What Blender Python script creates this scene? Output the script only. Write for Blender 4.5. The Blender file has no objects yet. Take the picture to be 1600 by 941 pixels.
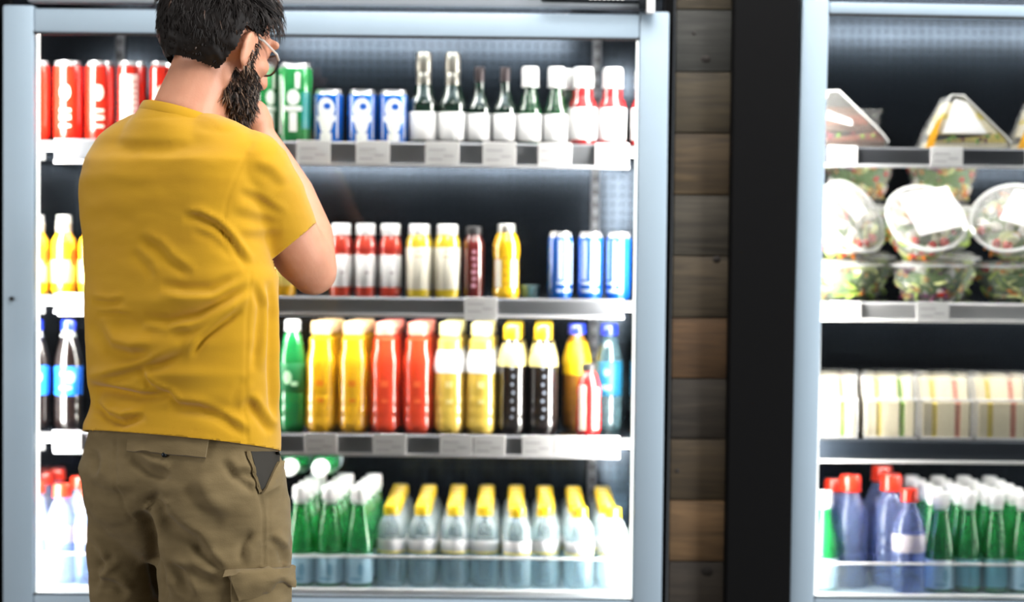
import bpy, bmesh, math, random
import numpy as np
from mathutils import Vector, Matrix, noise
from mathutils.bvhtree import BVHTree
random.seed(7)
SC = bpy.context.scene
COL = SC.collection
PI = math.pi
# ------------------------------------------------------------------ camera
W, H, FPX = 1600, 941, 3110.0
CAM = Vector((0.0, -3.95, 1.37))
_p = math.atan(125.5 / FPX); _r = 0.0104
F = Vector((0, math.cos(_p), -math.sin(_p)))
U0 = Vector((0, math.sin(_p), math.cos(_p))); R0 = Vector((1, 0, 0))
RT = R0 * math.cos(_r) + U0 * math.sin(_r)
UP = U0 * math.cos(_r) - R0 * math.sin(_r)
def at(px, py, Y):
    d = F * FPX + RT * (px - 800) - UP * (py - 470.5)
    return CAM + d * ((Y - CAM.y) / d.y)
def ray(px, py):
    return (F * FPX + RT * (px - 800) - UP * (py - 470.5)).normalized()
def project_np(co):
    d = co - np.array(CAM)
    w = d @ np.array(F)
    return 800 + FPX * (d @ np.array(RT)) / w, 470.5 - FPX * (d @ np.array(UP)) / w
cd = bpy.data.cameras.new('camera'); cam = bpy.data.objects.new('camera', cd); COL.objects.link(cam)
cam.matrix_world = Matrix(((RT.x, UP.x, -F.x, CAM.x), (RT.y, UP.y, -F.y, CAM.y), (RT.z, UP.z, -F.z, CAM.z), (0, 0, 0, 1)))
cd.sensor_fit = 'HORIZONTAL'; cd.sensor_width = 36; cd.lens = FPX / W * 36
cd.dof.use_dof = True; cd.dof.focus_distance = 3.38; cd.dof.aperture_fstop = 1.6
SC.camera = cam
# ------------------------------------------------------------------ materials
def lin(c):
    return tuple(((v / 255) / 12.92 if v / 255 <= .04045 else ((v / 255 + .055) / 1.055) ** 2.4) for v in c)
def nodes(name):
    m = bpy.data.materials.new(name); m.use_nodes = True
    nt = m.node_tree
    return m, nt, nt.nodes['Principled BSDF'], nt.nodes['Material Output']
def N(nt, typ, **kw):
    n = nt.nodes.new(typ)
    for k, v in kw.items():
        if k in n.inputs: n.inputs[k].default_value = v
        else: setattr(n, k, v)
    return n
MC = {}
def mat(name, c, rough=.5, metal=0, coat=0, spec=.5, var=0, scale=40, bump=0, emit=0, ecol=None):
    """principled material with a little procedural noise in its colour and surface"""
    if name in MC: return MC[name]
    m, nt, b, o = nodes(name)
    L = lin(c); b.inputs['Base Color'].default_value = (*L, 1)
    b.inputs['Roughness'].default_value = rough; b.inputs['Metallic'].default_value = metal
    b.inputs['Coat Weight'].default_value = coat; b.inputs['Coat Roughness'].default_value = .09; b.inputs['Coat IOR'].default_value = 2.05
    b.inputs['Specular IOR Level'].default_value = spec
    if emit:
        b.inputs['Emission Color'].default_value = (*(lin(ecol or c)), 1); b.inputs['Emission Strength'].default_value = emit
    if var or bump:
        tc = N(nt, 'ShaderNodeTexCoord'); nz = N(nt, 'ShaderNodeTexNoise', Scale=scale, Detail=4.0)
        nt.links.new(tc.outputs['Object'], nz.inputs['Vector'])
        if var:
            mx = N(nt, 'ShaderNodeMix', data_type='RGBA')
            mx.inputs['A'].default_value = (*[v * (1 - var) for v in L], 1); mx.inputs['B'].default_value = (*[min(1, v * (1 + var)) for v in L], 1)
            nt.links.new(nz.outputs['Fac'], mx.inputs['Factor']); nt.links.new(mx.outputs['Result'], b.inputs['Base Color'])
        if bump:
            bp = N(nt, 'ShaderNodeBump', Strength=bump, Distance=.002)
            nt.links.new(nz.outputs['Fac'], bp.inputs['Height']); nt.links.new(bp.outputs['Normal'], b.inputs['Normal'])
    MC[name] = m; return m
def clear(name, tint, body, solid=.35, rough=.06, ripple=0, spec=.5):
    """see-through plastic or glass: tinted transparency mixed with a glossy tinted surface"""
    if name in MC: return MC[name]
    m, nt, b, o = nodes(name)
    b.inputs['Base Color'].default_value = (*lin(body), 1); b.inputs['Roughness'].default_value = rough
    b.inputs['Specular IOR Level'].default_value = spec
    b.inputs['Coat Weight'].default_value = .6 if solid > .1 else 0; b.inputs['Coat Roughness'].default_value = .09; b.inputs['Coat IOR'].default_value = 2.05
    t = N(nt, 'ShaderNodeBsdfTransparent'); t.inputs['Color'].default_value = (*lin(tint), 1)
    lw = N(nt, 'ShaderNodeLayerWeight', Blend=.25)
    mr = N(nt, 'ShaderNodeMapRange'); mr.inputs['To Min'].default_value = solid; mr.inputs['To Max'].default_value = min(1, solid + .45)
    nt.links.new(lw.outputs['Facing'], mr.inputs['Value'])
    mx = N(nt, 'ShaderNodeMixShader'); nt.links.new(mr.outputs['Result'], mx.inputs['Fac'])
    nt.links.new(t.outputs[0], mx.inputs[1]); nt.links.new(b.outputs[0], mx.inputs[2]); nt.links.new(mx.outputs[0], o.inputs['Surface'])
    if ripple:
        tc = N(nt, 'ShaderNodeTexCoord'); w = N(nt, 'ShaderNodeTexNoise', Scale=ripple, Detail=2.0)
        nt.links.new(tc.outputs['Object'], w.inputs['Vector'])
        bp = N(nt, 'ShaderNodeBump', Strength=.5, Distance=.003)
        nt.links.new(w.outputs['Fac'], bp.inputs['Height']); nt.links.new(bp.outputs['Normal'], b.inputs['Normal'])
    MC[name] = m; return m
def pane_mat():
    m, nt, b, o = nodes('door_glass')
    t = N(nt, 'ShaderNodeBsdfTransparent'); t.inputs['Color'].default_value = (.97, .985, .98, 1)
    g = N(nt, 'ShaderNodeBsdfGlossy', Roughness=.02)
    fr = N(nt, 'ShaderNodeFresnel', IOR=1.33)
    mx = N(nt, 'ShaderNodeMixShader'); nt.links.new(fr.outputs[0], mx.inputs[0])
    nt.links.new(t.outputs[0], mx.inputs[1]); nt.links.new(g.outputs[0], mx.inputs[2]); nt.links.new(mx.outputs[0], o.inputs['Surface'])
    return m
def perforated():
    """dark brushed metal sheet with a grid of punched holes"""
    m, nt, b, o = nodes('perforated_metal')
    tc = N(nt, 'ShaderNodeTexCoord'); sx = N(nt, 'ShaderNodeSeparateXYZ'); nt.links.new(tc.outputs['Object'], sx.inputs[0])
    def cell(out):
        a = N(nt, 'ShaderNodeMath', operation='MULTIPLY'); a.inputs[1].default_value = 50; nt.links.new(out, a.inputs[0])
        f = N(nt, 'ShaderNodeMath', operation='FRACT'); nt.links.new(a.outputs[0], f.inputs[0])
        s = N(nt, 'ShaderNodeMath', operation='SUBTRACT'); s.inputs[1].default_value = .5; nt.links.new(f.outputs[0], s.inputs[0])
        q = N(nt, 'ShaderNodeMath', operation='MULTIPLY'); nt.links.new(s.outputs[0], q.inputs[0]); nt.links.new(s.outputs[0], q.inputs[1])
        return q
    ad = N(nt, 'ShaderNodeMath', operation='ADD'); nt.links.new(cell(sx.outputs['X']).outputs[0], ad.inputs[0]); nt.links.new(cell(sx.outputs['Z']).outputs[0], ad.inputs[1])
    lt = N(nt, 'ShaderNodeMath', operation='LESS_THAN'); lt.inputs[1].default_value = .035; nt.links.new(ad.outputs[0], lt.inputs[0])
    nz = N(nt, 'ShaderNodeTexNoise', Scale=6.0, Detail=3.0); nt.links.new(tc.outputs['Object'], nz.inputs['Vector'])
    cr = N(nt, 'ShaderNodeMix', data_type='RGBA'); cr.inputs['A'].default_value = (*lin((28, 34, 41)), 1); cr.inputs['B'].default_value = (*lin((50, 57, 66)), 1)
    nt.links.new(nz.outputs['Fac'], cr.inputs['Factor'])
    mx = N(nt, 'ShaderNodeMix', data_type='RGBA'); mx.inputs['B'].default_value = (.002, .002, .003, 1)
    nt.links.new(lt.outputs[0], mx.inputs['Factor']); nt.links.new(cr.outputs['Result'], mx.inputs['A']); nt.links.new(mx.outputs['Result'], b.inputs['Base Color'])
    b.inputs['Metallic'].default_value = .9; b.inputs['Roughness'].default_value = .17
    return m
def wood(i, c):
    m, nt, b, o = nodes('weathered_plank_%d' % i)
    tc = N(nt, 'ShaderNodeTexCoord'); mp = N(nt, 'ShaderNodeMapping'); mp.inputs['Scale'].default_value = (2.5, 1, 34); mp.inputs['Location'].default_value = (i * 3.1, 0, i * 1.7)
    nt.links.new(tc.outputs['Object'], mp.inputs['Vector'])
    n1 = N(nt, 'ShaderNodeTexNoise', Scale=2.2, Detail=7.0, Distortion=.8); nt.links.new(mp.outputs[0], n1.inputs['Vector'])
    n2 = N(nt, 'ShaderNodeTexNoise', Scale=9.0, Detail=3.0); nt.links.new(tc.outputs['Object'], n2.inputs['Vector'])
    r = N(nt, 'ShaderNodeValToRGB'); L = lin(c)
    r.color_ramp.elements[0].position = .28; r.color_ramp.elements[0].color = (*[v * .5 for v in L], 1)
    r.color_ramp.elements[1].position = .72; r.color_ramp.elements[1].color = (*[v * 1.45 for v in L], 1)
    nt.links.new(n1.outputs['Fac'], r.inputs[0])
    mx = N(nt, 'ShaderNodeMix', data_type='RGBA', blend_type='MULTIPLY'); mx.inputs['Factor'].default_value = .55
    nt.links.new(r.outputs[0], mx.inputs['A']); nt.links.new(n2.outputs['Fac'], mx.inputs['B']); nt.links.new(mx.outputs['Result'], b.inputs['Base Color'])
    bp = N(nt, 'ShaderNodeBump', Strength=.4, Distance=.003); nt.links.new(n1.outputs['Fac'], bp.inputs['Height']); nt.links.new(bp.outputs['Normal'], b.inputs['Normal'])
    b.inputs['Roughness'].default_value = .75
    return m
def cloth(name, c, c2, scale, bump, sheen=.25, rough=.85):
    m, nt, b, o = nodes(name)
    tc = N(nt, 'ShaderNodeTexCoord')
    mp = N(nt, 'ShaderNodeMapping'); mp.inputs['Scale'].default_value = (1, 1, 3.2); nt.links.new(tc.outputs['Object'], mp.inputs['Vector'])
    n1 = N(nt, 'ShaderNodeTexNoise', Scale=scale, Detail=5.0); nt.links.new(mp.outputs[0], n1.inputs['Vector'])
    n2 = N(nt, 'ShaderNodeTexNoise', Scale=420.0, Detail=2.0); nt.links.new(tc.outputs['Object'], n2.inputs['Vector'])
    mx = N(nt, 'ShaderNodeMix', data_type='RGBA'); mx.inputs['A'].default_value = (*lin(c), 1); mx.inputs['B'].default_value = (*lin(c2), 1)
    nt.links.new(n1.outputs['Fac'], mx.inputs['Factor']); nt.links.new(mx.outputs['Result'], b.inputs['Base Color'])
    ad = N(nt, 'ShaderNodeMath', operation='MULTIPLY_ADD'); ad.inputs[1].default_value = .25; nt.links.new(n2.outputs['Fac'], ad.inputs[0]); nt.links.new(n1.outputs['Fac'], ad.inputs[2])
    bp = N(nt, 'ShaderNodeBump', Strength=bump, Distance=.006); nt.links.new(ad.outputs[0], bp.inputs['Height']); nt.links.new(bp.outputs['Normal'], b.inputs['Normal'])
    b.inputs['Roughness'].default_value = rough; b.inputs['Sheen Weight'].default_value = sheen; b.inputs['Specular IOR Level'].default_value = .25
    return m
def skin_mat():
    m, nt, b, o = nodes('skin')
    tc = N(nt, 'ShaderNodeTexCoord'); n1 = N(nt, 'ShaderNodeTexNoise', Scale=26.0, Detail=5.0); nt.links.new(tc.outputs['Object'], n1.inputs['Vector'])
    mx = N(nt, 'ShaderNodeMix', data_type='RGBA'); mx.inputs['A'].default_value = (*lin((196, 132, 104)), 1); mx.inputs['B'].default_value = (*lin((214, 158, 128)), 1)
    nt.links.new(n1.outputs['Fac'], mx.inputs['Factor']); nt.links.new(mx.outputs['Result'], b.inputs['Base Color'])
    n2 = N(nt, 'ShaderNodeTexNoise', Scale=260.0, Detail=3.0); nt.links.new(tc.outputs['Object'], n2.inputs['Vector'])
    bp = N(nt, 'ShaderNodeBump', Strength=.25, Distance=.001); nt.links.new(n2.outputs['Fac'], bp.inputs['Height']); nt.links.new(bp.outputs['Normal'], b.inputs['Normal'])
    b.inputs['Roughness'].default_value = .5; b.inputs['Subsurface Weight'].default_value = .12
    b.inputs['Subsurface Radius'].default_value = (.012, .005, .003)
    return m
# ------------------------------------------------------------------ mesh building
class Geo:
    def __init__(s): s.bm = bmesh.new()
    def face(s, vs, mi=0):
        try:
            f = s.bm.faces.new(vs); f.material_index = mi; return f
        except ValueError: return None
    def box(s, x0, x1, y0, y1, z0, z1, mi=0, bev=0):
        n0 = len(s.bm.faces); b = bmesh.new()
        v = [b.verts.new((x, y, z)) for x in (x0, x1) for y in (y0, y1) for z in (z0, z1)]
        for q in ((0, 1, 3, 2), (4, 6, 7, 5), (0, 4, 5, 1), (2, 3, 7, 6), (0, 2, 6, 4), (1, 5, 7, 3)): b.faces.new([v[i] for i in q])
        bmesh.ops.recalc_face_normals(b, faces=b.faces)
        if bev: bmesh.ops.bevel(b, geom=list(b.edges), offset=bev, segments=2, affect='EDGES', profile=.5)
        s.merge(b, mi)
        return s
    def merge(s, b, mi=0, M=None):
        mp = {}
        for v in b.verts: mp[v] = s.bm.verts.new(M @ v.co if M else v.co)
        for f in b.faces: s.face([mp[v] for v in f.verts], f.material_index if mi is None else mi)
        b.free()
    def rings(s, rings, mi=0, caps=True, closed=False):
        V = [[s.bm.verts.new(p) for p in r] for r in rings]
        n = len(V[0]); K = len(V)
        for k in range(K - 1 if not closed else K):
            A, B = V[k], V[(k + 1) % K]
            for i in range(n): s.face([A[i], A[(i + 1) % n], B[(i + 1) % n], B[i]], mi)
        if caps and not closed:
            s.face(V[0][::-1], mi); s.face(V[-1], mi)
        return s
    def lathe(s, prof, seg=28, mi=0, M=None, caps=True):
        V = []
        for r, z in prof:
            if r <= 1e-6: V.append([s.bm.verts.new(M @ Vector((0, 0, z)) if M else (0, 0, z))])
            else:
                V.append([s.bm.verts.new((M @ Vector((r * math.cos(2 * PI * i / seg), r * math.sin(2 * PI * i / seg), z))) if M else (r * math.cos(2 * PI * i / seg), r * math.sin(2 * PI * i / seg), z)) for i in range(seg)])
        for A, B in zip(V, V[1:]):
            for i in range(seg):
                j = (i + 1) % seg
                if len(A) == 1 and len(B) == 1: continue
                if len(A) == 1: s.face([A[0], B[j], B[i]], mi)
                elif len(B) == 1: s.face([A[i], A[j], B[0]], mi)
                else: s.face([A[i], A[j], B[j], B[i]], mi)
        if caps:
            if len(V[0]) > 1: s.face(V[0][::-1], mi)
            if len(V[-1]) > 1: s.face(V[-1], mi)
        return s
    def tube(s, pts, rad, seg=14, mi=0, dome=True, flat=None):
        pts = [Vector(p) for p in pts]; n = len(pts)
        if not isinstance(rad, (list, tuple)): rad = [rad] * n
        T = [(pts[min(i + 1, n - 1)] - pts[max(i - 1, 0)]).normalized() for i in range(n)]
        a = T[0].orthogonal().normalized(); RR = []
        P, Q, TT = list(pts), list(rad), list(T)
        if dome:
            for k, f in ((1, .6), (2, .95)):
                pass
            head = [(pts[0] - T[0] * rad[0] * math.sin(t), rad[0] * math.cos(t), T[0]) for t in (1.35, .9, .45)]
            tail = [(pts[-1] + T[-1] * rad[-1] * math.sin(t), rad[-1] * math.cos(t), T[-1]) for t in (.45, .9, 1.35)]
            P = [h[0] for h in head] + P + [h[0] for h in tail]; Q = [h[1] for h in head] + Q + [h[1] for h in tail]; TT = [h[2] for h in head] + TT + [h[2] for h in tail]
        for p, r, t in zip(P, Q, TT):
            a = (a - t * a.dot(t)).normalized(); b = t.cross(a)
            RR.append([p + (a * math.cos(2 * PI * i / seg) + b * math.sin(2 * PI * i / seg)) * r for i in range(seg)])
        s.rings(RR, mi); return s
    def ball(s, c, r, M=None, mi=0, sub=3):
        b = bmesh.new(); bmesh.ops.create_icosphere(b, subdivisions=sub, radius=1)
        S = Matrix.Translation(c) @ (M or Matrix.Identity(4)) @ Matrix.Diagonal((*(r if isinstance(r, (tuple, list)) else (r, r, r)), 1))
        s.merge(b, mi, S); return s
    def prism(s, poly, y0, y1, mi=0):
        """polygon in x,z pushed along y"""
        A = [s.bm.verts.new((x, y0, z)) for x, z in poly]; B = [s.bm.verts.new((x, y1, z)) for x, z in poly]
        n = len(poly); s.face(A, mi); s.face(B[::-1], mi)
        for i in range(n): s.face([A[i], B[i], B[(i + 1) % n], A[(i + 1) % n]], mi)
        return s
    def decal(s, poly, r, z0=0, rot=-PI / 2, mi=0, fine=.004):
        """flat outline (u along the curve, v up) wrapped round a cylinder of radius r"""
        us = [p[0] for p in poly]; vs = [p[1] for p in poly]; cu = sum(us) / len(us); cv = sum(vs) / len(vs)
        def w(u, v, rr=r): a = rot + u / r; return (rr * math.cos(a), rr * math.sin(a), z0 + v)
        n = len(poly); K = 4
        R = [[s.bm.verts.new(w(cu + (u - cu) * k / K, cv + (v - cv) * k / K)) for u, v in poly] for k in range(1, K + 1)]
        c = s.bm.verts.new(w(cu, cv))
        for i in range(n): s.face([c, R[0][i], R[0][(i + 1) % n]], mi)
        for k in range(K - 1):
            for i in range(n): s.face([R[k][i], R[k + 1][i], R[k + 1][(i + 1) % n], R[k][(i + 1) % n]], mi)
        return s
    def mesh(s, name, mats, smooth=True, ang=38, recalc=True):
        bm = s.bm
        if recalc: bmesh.ops.recalc_face_normals(bm, faces=bm.faces)
        bm.normal_update(); ca = math.radians(ang)
        for f in bm.faces: f.smooth = smooth
        for e in bm.edges:
            if len(e.link_faces) == 2 and e.calc_face_angle(0) > ca: e.smooth = False
        me = bpy.data.meshes.new(name); bm.to_mesh(me); bm.free()
        for m in (mats if isinstance(mats, (list, tuple)) else [mats]): me.materials.append(m)
        return me
    def build(s, name, mats, parent=None, smooth=True, ang=38, loc=None, **tags):
        return put(name, s.mesh(name, mats, smooth, ang), parent, loc, **tags)
def put(name, me, parent=None, loc=None, **tags):
    o = bpy.data.objects.new(name, me); COL.objects.link(o)
    if parent: o.parent = parent
    if loc is not None: o.location = loc
    for k, v in tags.items(): o[k] = v
    return o
def thing(name, label, cat, loc=(0, 0, 0), group=None, rot=None):
    o = bpy.data.objects.new(name, None); COL.objects.link(o); o.empty_display_size = .05
    o.location = loc; o['label'] = label; o['category'] = cat
    if group: o['group'] = group
    if rot is not None: o.rotation_euler = rot
    return o
def circ(cx, cy, rx, ry=None, n=20): return [(cx + rx * math.cos(2 * PI * i / n), cy + (ry or rx) * math.sin(2 * PI * i / n)) for i in range(n)]
def rect(x0, x1, y0, y1, n=6):
    return [(x0 + (x1 - x0) * i / n, y0) for i in range(n)] + [(x1, y0 + (y1 - y0) * i / n) for i in range(n)] + [(x1 - (x1 - x0) * i / n, y1) for i in range(n)] + [(x0, y1 - (y1 - y0) * i / n) for i in range(n)]
WHITE = mat('white_plastic', (240, 240, 240), .35, coat=.3)
PAPER = mat('white_paper', (252, 250, 251), .6, var=.04)
BLACK = mat('black_cabinet', (4, 4, 5), .8, spec=.12, var=.2)
LINER = mat('dark_liner', (16, 19, 24), .22, var=.15, scale=8)
ALU = mat('brushed_aluminium', (152, 170, 184), .5, metal=.12, var=.03, scale=15)
STEEL = mat('grey_shelf_metal', (134, 136, 142), .42, metal=.35, var=.05, scale=12)
STEEL_L = mat('pale_shelf_metal', (205, 205, 208), .35, metal=.3, var=.04, scale=12)
DARKRAIL = mat('dark_shelf_front', (40, 48, 58), .35, var=.08)
TUBE = mat('lit_tube', (255, 250, 244), .4, emit=1)
TUBE.node_tree.nodes['Principled BSDF'].inputs['Emission Strength'].default_value = 42.0
TUBE_R = mat('lit_tube_soft', (255, 250, 244), .4, emit=26)
EDGE = mat('lit_edge', (255, 252, 248), .4, emit=1.5)
STRIP = mat('led_strip', (255, 250, 244), .4, emit=80)
STRIP_R = mat('led_strip_soft', (255, 250, 244), .4, emit=44)
GLASS = pane_mat()
PERF = perforated()
# ------------------------------------------------------------------ setting
fl = Geo().box(-4, 4, -5.2, .75, -.05, 0).build('floor', mat('floor_tile', (96, 90, 84), .4, var=.12, scale=3), kind='structure')
pl_col = [(61, 53, 38), (47, 47, 43), (66, 57, 40), (79, 64, 42), (70, 64, 53), (77, 66, 49), (93, 68, 42), (59, 52, 43), (72, 59, 40), (113, 87, 57), (57, 49, 40)]
zb = [at(1095, y, .02).z for y in (-90, 15, 112, 208, 305, 400, 497, 592, 686, 782, 878, 975)]
zb = [2.1] + zb + [zb[-1] - .121 * k for k in range(1, 7)]
WL0, WL1 = at(4, 470, 0).x - .024, at(1040, 470, 0).x + .016; WP0 = at(1141, 470, -.02).x - .001; WR1 = 1.645
g = Geo(); pm = [wood(i, c) for i, c in enumerate(pl_col)]
zb = [z for z in zb if z > 0] + [0]
for i in range(len(zb) - 1):
    mi = (i - 1) if 0 <= i - 1 < 11 else i % 11
    if zb[i] - zb[i + 1] > .01:
        for wx0, wx1 in ((-2.4, WL0), (WL1, WP0), (WR1, 2.9)):
            g.box(wx0, wx1, .02 + random.uniform(0, .002), .05, zb[i + 1] + .0012, zb[i] - .0012, max(0, mi), bev=.0015)
g.box(WL1, WP0, .05, .06, 0, zb[0], 10); g.box(-2.4, WL0, .05, .06, 0, zb[0], 10); g.box(WR1, 2.9, .05, .06, 0, zb[0], 10)
g.box(-2.4, 2.9, .02, .06, 2.10, 2.6, 0)
# knots in the boards
for px, py, r in ((1103, 92, .010), (1120, 406, .009), (1105, 893, .016), (1058, 736, .006), (1085, 52, .005)):
    p = at(px, py, .02); g.ball((p.x, .0245, p.z), (r * 1.25, .006, r), mi=11, sub=2)
wall = g.build('wall_back', pm + [mat('wood_knot', (26, 20, 16), .8)], kind='structure')
wall.hide_render = False
# ------------------------------------------------------------------ fridges
S1, S2, S3, S4 = 1.524, 1.209, .928, .613          # shelf heights
YR = .10                                            # front of the shelf rails
def px_x(px, Y=YR, py=470): return at(px, py, Y).x
def shelf(fr, z, x0, x1, rx0, rx1, hrail, tags, mrail, strip=None, panel=LINER, tag_up=.002, drop=.004, label=None):
    """shelf panel with a front rail and paper price cards; rx0..rx1 in pixels"""
    g = Geo(); g.box(x0, x1, YR + .012, .60, z - .012, z, bev=.002)
    for x in (x0 + .03, x1 - .045): g.box(x, x + .014, YR + .03, .60, z - .04, z - .012)
    sh = g.build('shelf', panel, fr)
    g = Geo(); a, b = px_x(rx0), px_x(rx1)
    zt = z + .003; zb_ = z - hrail
    prof = [(YR + .012, zt), (YR, zt), (YR - .003, zt - .004), (YR + .003, zb_ + .006), (YR - .004, zb_ + .003), (YR - .003, zb_), (YR + .012, zb_)]
    g.rings([[Vector((x, y, zz)) for y, zz in prof] for x in (a, b)])
    g.build('price_rail', mrail, sh, ang=20)
    Geo().box(x0 + .03, x1 - .03, YR + .0135, YR + .0215, z - .021, z - .0135).build('led_strip', STRIP if x0 < .4 else STRIP_R, sh, smooth=False)
    if strip:
        Geo().box(a, b, YR - .006, YR + .002, zb_ - .001, zb_ + .006, bev=.001).build('rail_edge_strip', strip, sh)
    for t0, t1 in tags:
        g = Geo(); xa, xb = px_x(t0), px_x(t1)
        g.box(xa, xb, YR - .0075, YR - .0045, zb_ + drop, zt + tag_up, bev=.0008)
        for k in range(3):
            w = (xb - xa) * (.5, .3, .4)[k]; xs = xa + (xb - xa) * (.1, .55, .1)[k]; zz = zb_ + hrail * (.72, .45, .3)[k]
            g.box(xs, min(xs + w, xb - .003), YR - .0082, YR - .007, zz, zz + .0022, 1)
        g.build('price_tag', [PAPER, mat('tag_print', (205, 200, 206), .7)], sh, smooth=False)
    return sh
def door(fr, name, X0, X1, gx0, gx1, gz0, gz1, ztop, zbot, pivot=None, ang=0):
    root = bpy.data.objects.new(name, None); COL.objects.link(root); root.parent = fr
    P = Vector(pivot) if pivot else Vector((0, 0, 0)); root.location = P - fr.location
    root.rotation_euler = (0, ang, 0)
    g = Geo()
    def bx(x0, x1, y0, y1, z0, z1, b=.004): g.box(x0 - P.x, x1 - P.x, y0 - P.y, y1 - P.y, z0 - P.z, z1 - P.z, 0, b)
    bx(X0, gx0, 0, .032, zbot, ztop); bx(gx1, X1, 0, .032, zbot, ztop)
    bx(gx0 + .0008, gx1 - .0008, .001, .032, gz1, ztop - .006); bx(gx0 + .0008, gx1 - .0008, .001, .032, zbot, gz0)
    g.build('door_frame', ALU, root)
    for a in ((gx0 - .004, gx1 + .004, .0025, .010, gz1 - .004, gz1 + .004), (gx0 - .004, gx1 + .004, .0025, .010, gz0 - .004, gz0 + .002)): Geo().box(a[0] - P.x, a[1] - P.x, a[2] - P.y, a[3] - P.y, a[4] - P.z, a[5] - P.z).build('gasket', mat('black_rubber', (14, 14, 16), .6), root)
    g = Geo(); g.box(gx0 - .003 - P.x, gx1 + .003 - P.x, .012 - P.y, .020 - P.y, gz0 - .003 - P.z, gz1 + .003 - P.z)
    g.build('glass_pane', GLASS, root, smooth=False)
    return root, P
def cabinet(fr, X0, X1, z0, z1, ix0, ix1, iz0, iz1, yb=.62, left=0, right=0):
    ox = fr.location
    g = Geo()
    yf = .038
    g.box(X0, ix0, yf, yb + .05, z0, z1); g.box(ix1, X1, yf, yb + .05, z0, z1)
    g.box(ix0, ix1, yf, yb + .05, iz1, z1); g.box(ix0, ix1, yf, yb + .05, z0, iz0); g.box(ix0, ix1, yb + .01, yb + .05, iz0, iz1)
    g.build('cabinet_body', BLACK, fr, smooth=False)
    g = Geo(); g.box(ix0, ix1, yb, yb + .008, iz0, iz1); g.build('back_panel', PERF, fr, smooth=False)
    g = Geo(); g.box(ix0, ix0 + .004, yf + .02, yb, iz0, iz1); g.box(ix1 - .004, ix1, yf + .02, yb, iz0, iz1); g.box(ix0, ix1, yf + .02, yb, iz1 - .004, iz1)
    g.build('inner_liner', LINER, fr, smooth=False)
    for x in (ix0 + .045, ix0 + .085, ix1 - .105, ix1 - .06):    # shelf uprights on the back wall
        pass
    for x in (ix0 + .10, ix1 - .12):
        g = Geo(); g.box(x, x + .018, yb - .02, yb - .001, iz0 + .05, iz1 - .02, 0, .002)
        for k in range(int((iz1 - iz0 - .15) / .03)): g.box(x + .006, x + .012, yb - .0215, yb - .019, iz0 + .09 + k * .03, iz0 + .105 + k * .03, 1)
        g.build('shelf_upright', [STEEL, BLACK], fr)
def light_bar(fr, xo, xi, z0, z1, lit=None):
    """upright LED diffuser tucked behind a door stile, its lit face turned to the shelves; xo beside the wall, xi at the glass edge"""
    d = 1 if xi > xo else -1
    g = Geo(); a, b = Vector((xi, .040, 0)), Vector((xo, .094, 0)); n = Vector((d * .054, abs(xi - xo), 0)).normalized() * .004
    for q, p, mi in ((a, b, 0),):
        P = [q, p, p + n, q + n]; g.rings([[v + Vector((0, 0, z)) for v in P] for z in (z0, z1)])
    for f in g.bm.faces:
        c = f.calc_center_median() - (a + b) / 2; c.z = 0
        f.material_index = 0 if c.dot(n) > .5 * n.dot(n) and abs(f.normal.z) < .5 else 1
    br = g.build('light_bar', [lit or TUBE, LINER], fr, smooth=False)
    Geo().box(min(xi - d * .002, xi + d * .0042), max(xi - d * .002, xi + d * .0042), .034, .039, z0 - .03, z1 - .022).build('glowing_edge', EDGE, br, smooth=False)  # strip made to glow, for the lit edge of the glass
# left fridge
LF = thing('display_fridge', 'wide grey-framed glass door drinks fridge the man stands before', 'fridge')
gxl, gxr = at(52, 470, 0).x, at(994, 470, 0).x
XL, XR = at(4, 470, 0).x, at(1040, 470, 0).x
gzt, gzb = at(520, 55, 0).z, at(520, 934, 0).z
cabinet(LF, XL - .02, XR + .012, .02, 2.05, XL + .004, XR - .006, .56, gzt + .125)
d, P = door(LF, 'door', XL, XR, gxl, gxr, gzb, gzt, at(520, 13, 0).z, .12)
lk = at(18.5, 467, 0)
Geo().tube([(lk.x, -.004, lk.z), (lk.x, .004, lk.z)], [.0046, .0046], 16, dome=False).build('lock', mat('black_rubber', (14, 14, 16), .6), d)
# grey header above the door and its closer arm
g = Geo(); g.box(XL + .05, XR - .05, -.004, .03, at(520, 11, 0).z + .004, 2.05, bev=.003); g.build('header_panel', mat('header_grey', (128, 134, 140), .5, var=.05), LF)
g = Geo(); a = at(1016, 8, -.03); b = at(850, -4, -.03)
g.box(a.x - .007, a.x + .009, -.034, -.0005, a.z - .016, a.z + .03, 0, .003)
g.box(a.x - .022, a.x - .007, -.03, -.0005, a.z - .009, a.z + .02, 1, .002)
g.tube([(a.x - .01, -.02, b.z - .004), (b.x, -.02, b.z - .002)], .0065, 10, 1)
for k in range(8): g.box(at(920 + k * 7, 4, 0).x, at(924 + k * 7, 4, 0).x, -.029, -.024, b.z - .003, b.z + .003, 0)
g.build('door_closer', [WHITE, mat('dark_metal', (40, 44, 48), .35, metal=.8)], d)
RAIL = STEEL
shelf(LF, S1, XL + .01, XR - .01, 85, 980, .046, [(463, 515), (555, 607), (663, 715), (752, 804), (838, 890), (927, 978)], RAIL, STEEL_L)
shelf(LF, S2, XL + .01, XR - .01, 85, 975, .036, [(92, 136), (726, 777)], RAIL, STEEL_L, drop=-.006)
shelf(LF, S3, XL + .01, XR - .01, 85, 971, .041, [(84, 128), (478, 529), (585, 637), (690, 740), (742, 792), (818, 867), (868, 917), (920, 970)], RAIL, STEEL_L)
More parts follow.
